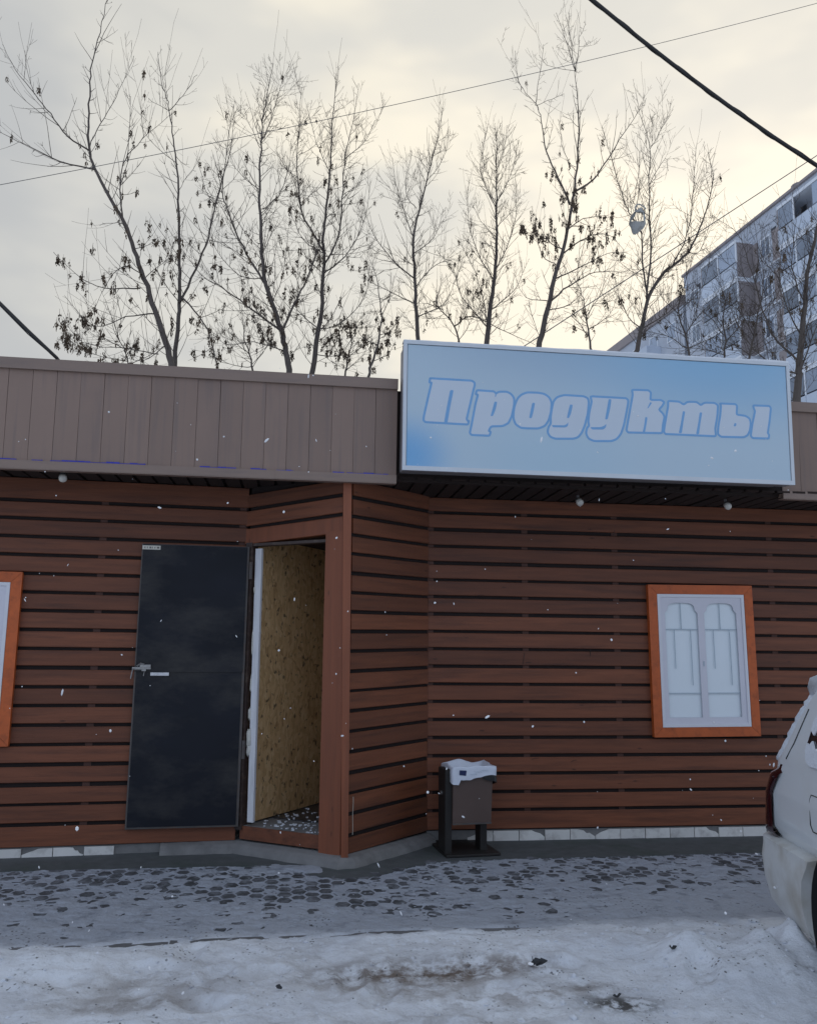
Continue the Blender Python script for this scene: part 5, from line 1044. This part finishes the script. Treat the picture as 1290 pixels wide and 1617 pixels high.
# thick service cable overhead, running on past both ends of the picture
p0, p1 = Vector((2.282, 6.0, 6.792)), Vector((4.191, 6.0, 5.473)); d = p1-p0
th = thing('overhead_cable', tuple(p0), 'thick black service cable crossing the upper right sky steeply', 'cable')
pts = [p0-d*2.2+Vector((0, 0, -.25)), p0-d*1.1+Vector((0, 0, -.08))]+[p0+d*t-Vector((0, 0, .055*4*t*(1-t))) for t in (0, .2, .4, .6, .8, 1)]+[p1+d*1.0+Vector((0, 0, .22)), p1+d*3+Vector((0, 0, 1.2))]
MB().tube(pts, .0165, 8).part('cable_sheath', M['cable'], th, True)
tw = MB()
dense = []
for a, b in zip(pts[:-1], pts[1:]):
    a, b = Vector(a), Vector(b); k = max(2, int((b-a).length/.05)); dense += [a.lerp(b, i/k) for i in range(k)]
nn = d.normalized(); e1 = nn.orthogonal().normalized(); e2 = nn.cross(e1)
tw.tube([p+(e1*math.cos(i*.55)+e2*math.sin(i*.55))*.013 for i, p in enumerate(dense)], .0085, 5); tw.part('carrier_wire', M['cable'], th, True)
q0, q1 = Vector((-3.305, 9.0, 6.384)), Vector((6.455, 9.0, 9.79)); dq = q1-q0
MB().tube([q0-dq*2]+catenary(q0, q1, .10)+[q1+dq*2], .0036, 5).top('thin_wire', M['wire'], 'thin grey wire rising gently across the whole sky behind the trees', 'wire', loc=tuple(q0))
s0, s1 = Vector((9.602, 20, 12.033)), Vector((13.994, 20, 15.188)); dq = s1-s0
MB().tube([s0-dq*2, s0, s0+dq*.5, s1, s1+dq*2], .013, 5).top('far_wire', M['wire'], 'thin wire slanting up past the roof edge of the apartment block', 'wire', loc=tuple(s0))
l0, l1 = Vector((-2.129, 6.0, 3.847)), Vector((-1.715, 6.0, 3.465)); dl = l1-l0
th = thing('roof_cable', tuple(l0), 'black twin cable coming down to the parapet at the left edge', 'cable')
end = l1+dl*.25+Vector((0, .25, -.05))
MB().tube([l0-dl*6, l0-dl*2, l0, l0+dl*.5-Vector((0, 0, .004)), l1, end], .0125, 7).part('cable_sheath', M['cable'], th, True)
MB().tube([l0-dl*6-Vector((0, 0, .3)), l0-Vector((0, 0, .016)), l0+dl*.5-Vector((0, 0, .026)), l1-Vector((0, 0, .006)), end], .004, 5).part('thin_cable', M['cable'], th, True)

# ================================================================== TREES
seed_meshes = []
for k in range(4):
    rr = random.Random(300+k); mb = MB()
    for q in range(12+3*k):
        a = rr.uniform(0, 6.28); h = rr.uniform(-.09, .0); r0 = rr.uniform(.004, .028); c = Vector((r0*math.cos(a), r0*math.sin(a), h))
        L_ = rr.uniform(.022, .036); w = rr.uniform(.005, .009); dn = Vector((rr.uniform(-.5, .5), rr.uniform(-.5, .5), -1)).normalized(); sd = dn.orthogonal().normalized(); sd.rotate(Matrix.Rotation(rr.uniform(0, 6.28), 3, dn)); nn_ = dn.cross(sd)*.002
        vs = [c+sd*w*.4, c+dn*L_*.5+sd*w, c+dn*L_, c+dn*L_*.5-sd*w, c-sd*w*.4]
        mb.add([v+nn_ for v in vs]+[v-nn_ for v in vs], [(0, 1, 2, 3, 4), (9, 8, 7, 6, 5)]+[(i, 5+i, 5+(i+1) % 5, (i+1) % 5) for i in range(5)])
    mb.tube([(0, 0, .05), (.004, 0, 0), (0, .003, -.08)], .002, 3)
    seed_meshes.append(mb.mesh('seed_cluster', M['seed']))
def grow(mb, p, d, L_, r, lvl, rr, tips, lift):
    n = 5 if lvl < 2 else 4
    pts = [p]; q = p.copy(); dd = d.copy(); nodes = []
    for i in range(n):
        dd = (dd+Vector((rr.gauss(0, .055), rr.gauss(0, .055), rr.gauss(0, .04)+lift))).normalized()
        q = q+dd*(L_/n); pts.append(q.copy()); nodes.append((q.copy(), dd.copy()))
    mb.tube(pts, [max(.0018, r*(1-.66*i/n)) for i in range(n+1)], 3 if r < .006 else 4, cap=False)
    tips.append((nodes[rr.randint(1, n-1)][0], lvl))
    if lvl < 2:
        for (q, dd) in nodes[:-1]:
            if rr.random() < (.62 if lvl == 0 else .34):
                for sgn in ((1, -1) if rr.random() < .4 else (rr.choice((1, -1)),)):
                    ax = dd.orthogonal().normalized(); ax.rotate(Matrix.Rotation(rr.uniform(0, 6.28), 3, dd))
                    aa = rr.uniform(.5, .9); nd = (dd*math.cos(aa)+ax*math.sin(aa)*sgn).normalized()
                    grow(mb, q, nd, L_*(rr.uniform(.3, .6) if lvl == 0 else rr.uniform(.15, .4)), r*.62, lvl+1, rr, tips, lift*.8)
for td in TREES:
    rr = random.Random(td['seed']); L0 = td['limbs'][0][0]; base = Vector(L0[0])
    tr = thing('tree', tuple(base), td['label'], 'tree', 'bare trees behind the shop')
    tw = MB(); tips = []
    for li, (pts, r0, r1) in enumerate(td['limbs']):
        P = [Vector(p) for p in pts]
        # Catmull-Rom smoothing with slight natural kinks
        Q = []
        for i in range(len(P)-1):
            a, b, c, e = (P[i] if li == 0 and i == 1 else P[max(i-1, 0)]), P[i], P[i+1], P[min(i+2, len(P)-1)]
            m = 1 if (li == 0 and i == 0) else 4
            for k in range(m):
                t = k/m; Q.append(.5*((2*b)+(c-a)*t+(2*a-5*b+4*c-e)*t*t+(3*b-a-3*c+e)*t**3)+Vector((rr.gauss(0, .006), rr.gauss(0, .01), rr.gauss(0, .005))))
        Q.append(P[-1]); n = len(Q)
        ln = [0.0]
        for a, b in zip(Q[:-1], Q[1:]): ln.append(ln[-1]+(b-a).length)
        tot = ln[-1]; start = ln[1] if li == 0 else 0
        R_ = []
        for l in ln:
            f = max(0, (l-start)/(tot-start)); R_.append(max(.0032, (r1+(r0-r1)*(1-f)**1.3)*(.58 if r0 < .04 else .60)))
        if li == 0: R_[0] = r0*.85
        MB().tube(Q, R_, 8 if r0 > .03 else 6).part('trunk' if li == 0 else 'branch', M['bark'], tr, True)
        # side shoots
        step = .130/td['dens']**.68*(1 if r0 > .02 else .85)
        l = start+.15; side = 1
        while l < tot:
            i = max(j for j in range(n) if ln[j] <= l); i = min(i, n-2); t = (l-ln[i])/max(1e-6, ln[i+1]-ln[i])
            q = Q[i].lerp(Q[i+1], t); d = (Q[i+1]-Q[i]).normalized(); f = (l-start)/(tot-start)
            rhere = R_[i]
            ax = d.orthogonal().normalized(); ax.rotate(Matrix.Rotation(rr.uniform(0, 6.28), 3, d))
            ang = rr.uniform(.65, 1.15); nd = (d*math.cos(ang)+ax*math.sin(ang)).normalized()
            Lw = td['tw']*rr.uniform(.30, 1.25)*(1.25-.75*f)*1.25
            if rr.random() < .45 and td['dens'] < 2: Lw *= .35
            grow(tw, q, nd, Lw, min(.0058, rhere*.6), (0 if Lw > .38 and td['dens'] > 1.2 else 1), rr, tips, .10)
            if rr.random() < .24 and f > .2:
                up_ = (nd*.55+Vector((rr.uniform(-.2, .2), rr.uniform(-.2, .2), 1))).normalized()
                grow(tw, q, up_, td['tw']*rr.uniform(.9, 1.9), min(.006, rhere*.7), 2 if rr.random() < .6 else 1, rr, tips, .05)
            l += step*rr.uniform(.5, 1.6)
    tw.part('twigs', M['twig'], tr)['kind'] = 'stuff'
    # winged seed bunches, thickest low in the crown
    zc = sorted(t[0].z for t in tips); zlo, zhi = zc[0], zc[-1]
    rr.shuffle(tips); cnt = 0
    for (q, lv) in tips:
        f = (q.z-zlo)/(zhi-zlo)
        keep = math.exp(-(f/.42)**2)*1.0
        if td['seed'] == 18: keep = math.exp(-((f-.38)/.13)**2)+.01
        clump = noise.noise(q*1.5+Vector((td['seed'], 0, 0)))
        if rr.random() < keep*(.9 if clump > -.05 else .18):
            s = rr.uniform(.75, 1.35)
            inst('seed_cluster', seed_meshes[rr.randint(0, 3)], tr, Matrix.Translation(q) @ Matrix.Rotation(rr.uniform(0, 6.28), 4, 'Z') @ Matrix.Scale(s, 4)); cnt += 1
        if cnt >= td['seeds']: break
# plastic bag snagged high in the many stemmed tree
bc = Vector(BAG)
def bagfn(u, v):
    a = 2*math.pi*v; t = u
    r = (.03+.11*math.sin(math.pi*min(1, t*1.05))**.8)*(1+.5*nz(v*6, u*4, 1, 41)); 
    return bc+Vector((r*math.cos(a)*.95+.10*t-.05, r*math.sin(a)*.5, -.20+.46*t+.06*nz(v*5, u*5, 1, 44)))
M['oldbag'] = mat('weathered_plastic', (0.40, 0.40, 0.38), 0.5, 0.3, 9)
tg = thing('snagged_bag', tuple(bc), 'torn pale plastic bag caught high in the many stemmed tree', 'bag')
gb = sheet(16, 26, bagfn); gb.f = [f for i, f in enumerate(gb.f) if not ((6 <= i//25 <= 12 and 14 <= i % 25 <= 21) or (8 <= i//25 <= 12 and 2 <= i % 25 <= 8))]
gb.part('bag_sheet', M['oldbag'], tg, True)
MB().tube([bc+Vector((.05+.09*math.cos(a), .02*math.sin(a*2), .26+.07*math.sin(a))) for a in [k*.45 for k in range(13)]], .012, 5).part('bag_handle', M['oldbag'], tg, True)

# ================================================================== APARTMENT BLOCK
M['aptwall'] = mat('pale_blue_grey_panel', (0.50, 0.54, 0.61), 0.85, 0.12, 0.5, bump=0.1, bscale=6, dark=(0.40, 0.43, 0.49), darkscale=.35, darkamt=.5)
M['aptpier'] = mat('grey_brown_pier', (0.31, 0.275, 0.275), 0.85, 0.2, .6)
M['apttrim'] = mat('white_balcony_frame', (0.76, 0.80, 0.86), 0.5, 0.08, 1)
M['aptglass'] = mat('grey_blue_window_glass', (0.25, 0.30, 0.38), 0.2, 0.3, .4, objvar=.5)
M['aptpar'] = mat('balcony_panel', (0.50, 0.56, 0.65), 0.8, 0.12, .8, objvar=.2)
M['aptdark'] = mat('recess_shade_tone', (0.07, 0.075, 0.09), 0.9)
dA = Vector((-.0905, .9959, 0)); oA = Vector((-.9959, -.0905, 0)); OA = Vector((31.031, 44.452, 0))
TAp = Matrix((dA, -oA, Vector((0, 0, 1)))).transposed().to_4x4(); TAp.translation = OA
# local: x along the facade away from us, y into the building, z up (mirror frame: only boxes are used)
apt = thing('apartment_block', tuple(OA), 'tall grey blue panel apartment block with glazed balconies at the right edge', 'apartment block')
def abox(lo, hi, name, m, parent=apt): return MB().box(lo, hi, TAp).part(name, m, parent)
S0, S1, TOP = -26.0, 15.3, 31.0
PIT = 2.8; slab = [26.9-PIT*k for k in range(9)]
wallm = abox((S0, 0, 0), (S1, 11, 29.9), 'wall', M['aptwall'])
abox((S0-.02, -.06, 29.9), (S1+.05, 11.05, 30.82), 'parapet', M['aptwall'])
abox((S0-.1, -.22, 30.83), (S1+.15, 11.2, 31.0), 'roof_edge', M['aptpier'])
ch = MB().tube([TAp @ Vector((3.2, 1.2, 31.0)), TAp @ Vector((3.2, 1.2, 31.75))], .35, 10).part('roof_vent', M['aptpier'], apt, True)
MB().tube([TAp @ Vector((3.2, 1.2, 31.75)), TAp @ Vector((3.2, 1.2, 31.95))], .5, 10).part('vent_cap', M['aptpier'], ch, True)
for s in range(-20, 15, 3):
    abox((s+.4-.25, -.012, 29.0), (s+.4+.25, .02, 29.45), 'attic_shade_plate', M['aptdark'])  # flat plates; the shade inside attic openings is put into their dark colour
def awin(s0, s1, z0, z1, y=0.0, mull=1):
    f = abox((s0, y-.05, z0), (s1, y+.01, z1), 'window', M['apttrim'])
    w = (s1-s0-.12)/(mull+1)
    for k in range(mull+1):
        abox((s0+.08+k*(w+.0)+.02, y-.056, z0+.10), (s0+.08+k*w+w-.06, y-.045, z1-.10), 'pane', M['aptglass'], f)
mods = []
s = 14.0
for zi, zsl in enumerate(slab[:7]):
    zt = zsl+PIT
    # recess stretches with piers and paired windows
    for (a, b) in ((2.4, 6.6), (-13.2, -8.9)):
        for (p0_, p1_) in ((a, a+.65), (a+1.45, a+2.1), (b-.5, b)):
            abox((p0_, -.10, zsl+.02), (p1_, -.006, zt-.5), 'pier', M['aptpier'])
        awin(a+.68, a+1.42, zsl+.85, zt-.55, 0, 0); awin(a+2.4, b-.8, zsl+.85, zt-.5, 0, 1)
        abox((a, -.35, zsl-.08), (b, -.02, zsl+.0), 'sill_slab', M['apttrim'])
    for (a, b) in ((6.7, 11.0), (-8.8, 2.3), (-24, -13.3)):
        ba = abox((a, -1.35, zsl-.14), (b, -.003, zsl), 'balcony', M['apttrim'])
        # parapet panels, glazing with frames, side cheek
        n = max(2, int((b-a)/1.5)); w = (b-a)/n
        for k in range(n):
            rr = random.Random(zi*50+k+int(a*7))
            abox((a+k*w+.02, -1.34, zsl+.0), (a+(k+1)*w-.02, -1.28, zsl+1.0), 'balcony_panel', M['aptpar'], ba)
            if rr.random() < .93:
                abox((a+k*w+.10, -1.315, zsl+1.10), (a+(k+1)*w-.10, -1.29, zt-.42), 'balcony_glass', M['aptglass'], ba)
                abox((a+k*w-.04, -1.345, zsl+1.003), (a+k*w+.06, -1.27, zt-.35), 'balcony_frame', M['apttrim'], ba)
        abox((a, -1.30, zt-.34), (b, -.003, zt-.142), 'balcony_lintel', M['apttrim'], ba)
        for e in (a, b): abox((e-.05, -1.27, zsl+.001), (e+.05, -.003, zt-.343), 'balcony_cheek', M['aptpier'], ba)
    awin(11.6, 12.7, zsl+.85, zt-.5, 0, 1)
    awin(13.4, 14.6, zsl+.85, zt-.5, 0, 1)
# farther, slightly lower block continuing the row
ap2 = thing('far_apartment_block', tuple(TAp @ Vector((16, 0, 0))), 'farther lower end of the apartment row, half hidden by bare branches', 'apartment block')
def bbox_(lo, hi, name, m, parent=ap2): return MB().box(lo, hi, TAp).part(name, m, parent)
bbox_((15.9, .1, 0), (44, 11, 28.8), 'wall', M['aptwall']); bbox_((15.85, -.1, 28.81), (44.1, 11.2, 29.6), 'parapet', M['aptpier'])
for zi, zsl in enumerate([25.6-2.8*k for k in range(6)]):
    for k in range(9):
        s0 = 17+k*2.9
        f = bbox_((s0, .04, zsl+.85), (s0+1.4, .11, zsl+2.3), 'window', M['apttrim']); bbox_((s0+.1, .03, zsl+.95), (s0+1.3, .045, zsl+2.2), 'pane', M['aptglass'], f)
    bbox_((19.5, -1.2, zsl-.1), (23.5, .095, zsl+1.0), 'balcony', M['aptpar'])
# low grey outbuilding seen in the gap right of the sign
gh = thing('low_outbuilding', (15.5, 27, 0), 'low grey building with a snowy roof behind the right end of the shop', 'outbuilding')
MB().box((12, 26, 0), (24, 34, 7.2)).part('wall', M['aptpier'], gh)
MB().box((11.7, 25.7, 7.2), (24.3, 34.3, 7.45)).part('roof', M['snowclean'], gh)
for k in range(4):
    f = MB().box((13+2.6*k, 25.95, 4.6), (14.4+2.6*k, 26.02, 6.2)).part('window', M['apttrim'], gh); MB().box((13.1+2.6*k, 25.93, 4.7), (14.3+2.6*k, 25.948, 6.1)).part('pane', M['aptglass'], f)

# ================================================================== LITTER, SNOWFALL
def scrap(c, s, seed, lab, name):
    rr = random.Random(seed); mb = MB()
    for q in range(3):
        a = rr.uniform(-.5, 3.6); p = Vector(c)+Vector((rr.uniform(-.3, .3)*s, rr.uniform(-.2, .2)*s, .006)); d = Vector((math.cos(a), .4*math.sin(a), rr.uniform(.1, .6)))*s
        sd = Vector((0, 1, .4)).normalized()*s*.16
        vs = [p-sd, p+sd*.6, p+d*.5+sd*1.3+Vector((0, 0, s*.2)), p+d, p+d*.55-sd]
        mb.add(vs+[v+Vector((.002, .002, .004)) for v in vs], [(4, 3, 2, 1, 0), (5, 6, 7, 8, 9)]+[(i, (i+1) % 5, 5+(i+1) % 5, 5+i) for i in range(5)])
    mb.top(name, M['scrap'], lab, 'litter', 'dark scraps lying on the snow', loc=c)
def gz(x, y): return snow_h(x, y)
for (x, y, s, sd, lab) in ((1.13, 4.04, .055, 1, 'dark curled scrap right of the brown dirt patch'), (-.01, 3.90, .024, 2, 'small black scrap on the snow left of the brown dirt patch'), (1.79, 4.02, .022, 3, 'dark scrap stuck in the snow hump near the van'), (1.38, 3.66, .018, 4, 'tiny dark scrap at the bottom edge of the snow, near the grit')):
    scrap((x, y, gz(x, y)+.003), s, sd, lab, 'snow_litter')
gr = MB(); rr = random.Random(77)
for q in range(260):
    cx, cy2, sx, sy2 = rr.choice(((.62, 4.05, .5, .12), (1.38, 3.62, .16, .09), (-.55, 3.9, .5, .2), (.9, 3.8, .5, .2), (1.8, 3.9, .5, .2), (0, 5.2, 1.8, .5), (.3, 4.6, 1.2, .06)))
    x, y = rr.gauss(cx, sx), rr.gauss(cy2, sy2)
    if not (-3 < x < 4.5 and 2.6 < y < 6.1): continue
    s = rr.uniform(.0015, .0055); z = gz(x, y)-s*.1; a = rr.uniform(0, 6.28)
    vs = []
    for k in range(4): vs.append((x+s*rr.uniform(.6, 1.3)*math.cos(a+k*1.57), y+s*rr.uniform(.6, 1.3)*math.sin(a+k*1.57), z))
    vs.append((x, y, z+s*.8)); gr.add(vs, [(0, 1, 4), (1, 2, 4), (2, 3, 4), (3, 0, 4)])
gr.top('ground_grit', M['paver'], 'scattered dark grit and crumbs on the snow', kind='stuff')
# crumbs of harder snow
cr_ = MB(); rr = random.Random(78)
for q in range(700):
    x, y = rr.uniform(-2.2, 3.0), rr.uniform(3.3, 4.6) if rr.random() < .75 else rr.uniform(4.6, 5.9)
    s = abs(rr.gauss(0, .006))+.003
    if x > 1.7 and rr.random() < .25: s *= 2.0
    z = gz(x, y)
    bm = bmesh.new(); bmesh.ops.create_icosphere(bm, subdivisions=1, radius=s)
    cr_.add([(x+v.co.x*rr.uniform(.7, 1.3), y+v.co.y*rr.uniform(.7, 1.3), z+v.co.z*rr.uniform(.4, .8)) for v in bm.verts], [[v.index for v in f.verts] for f in bm.faces]); bm.free()
cr_.top('snow_crumbs', M['snow'], 'loose crumbs of snow on the trodden surface', kind='stuff')
fl = MB(); rr = random.Random(99)
for q in range(230):
    y = rr.uniform(1.6, 5.6); x = .13*y+rr.uniform(-.56, .56)*y; z = rr.uniform(.05, 1.45+.34*y)
    s = rr.choice((.0010, .0014, .0018, .002, .0028, .0042))*(0.5+y/5)*.9; d = Vector((rr.uniform(-.6, .6), 0, rr.uniform(-.9, .9)))*rr.choice((.6, 1, 1.8))
    bm = bmesh.new(); bmesh.ops.create_icosphere(bm, subdivisions=1, radius=s)
    fl.add([Vector((x, y, z))+v.co+d*v.co.dot(d) for v in bm.verts], [[v.index for v in f.verts] for f in bm.faces]); bm.free()
fl.top('falling_snow', M['flake'], 'small snowflakes drifting down in front of the shop', kind='stuff')
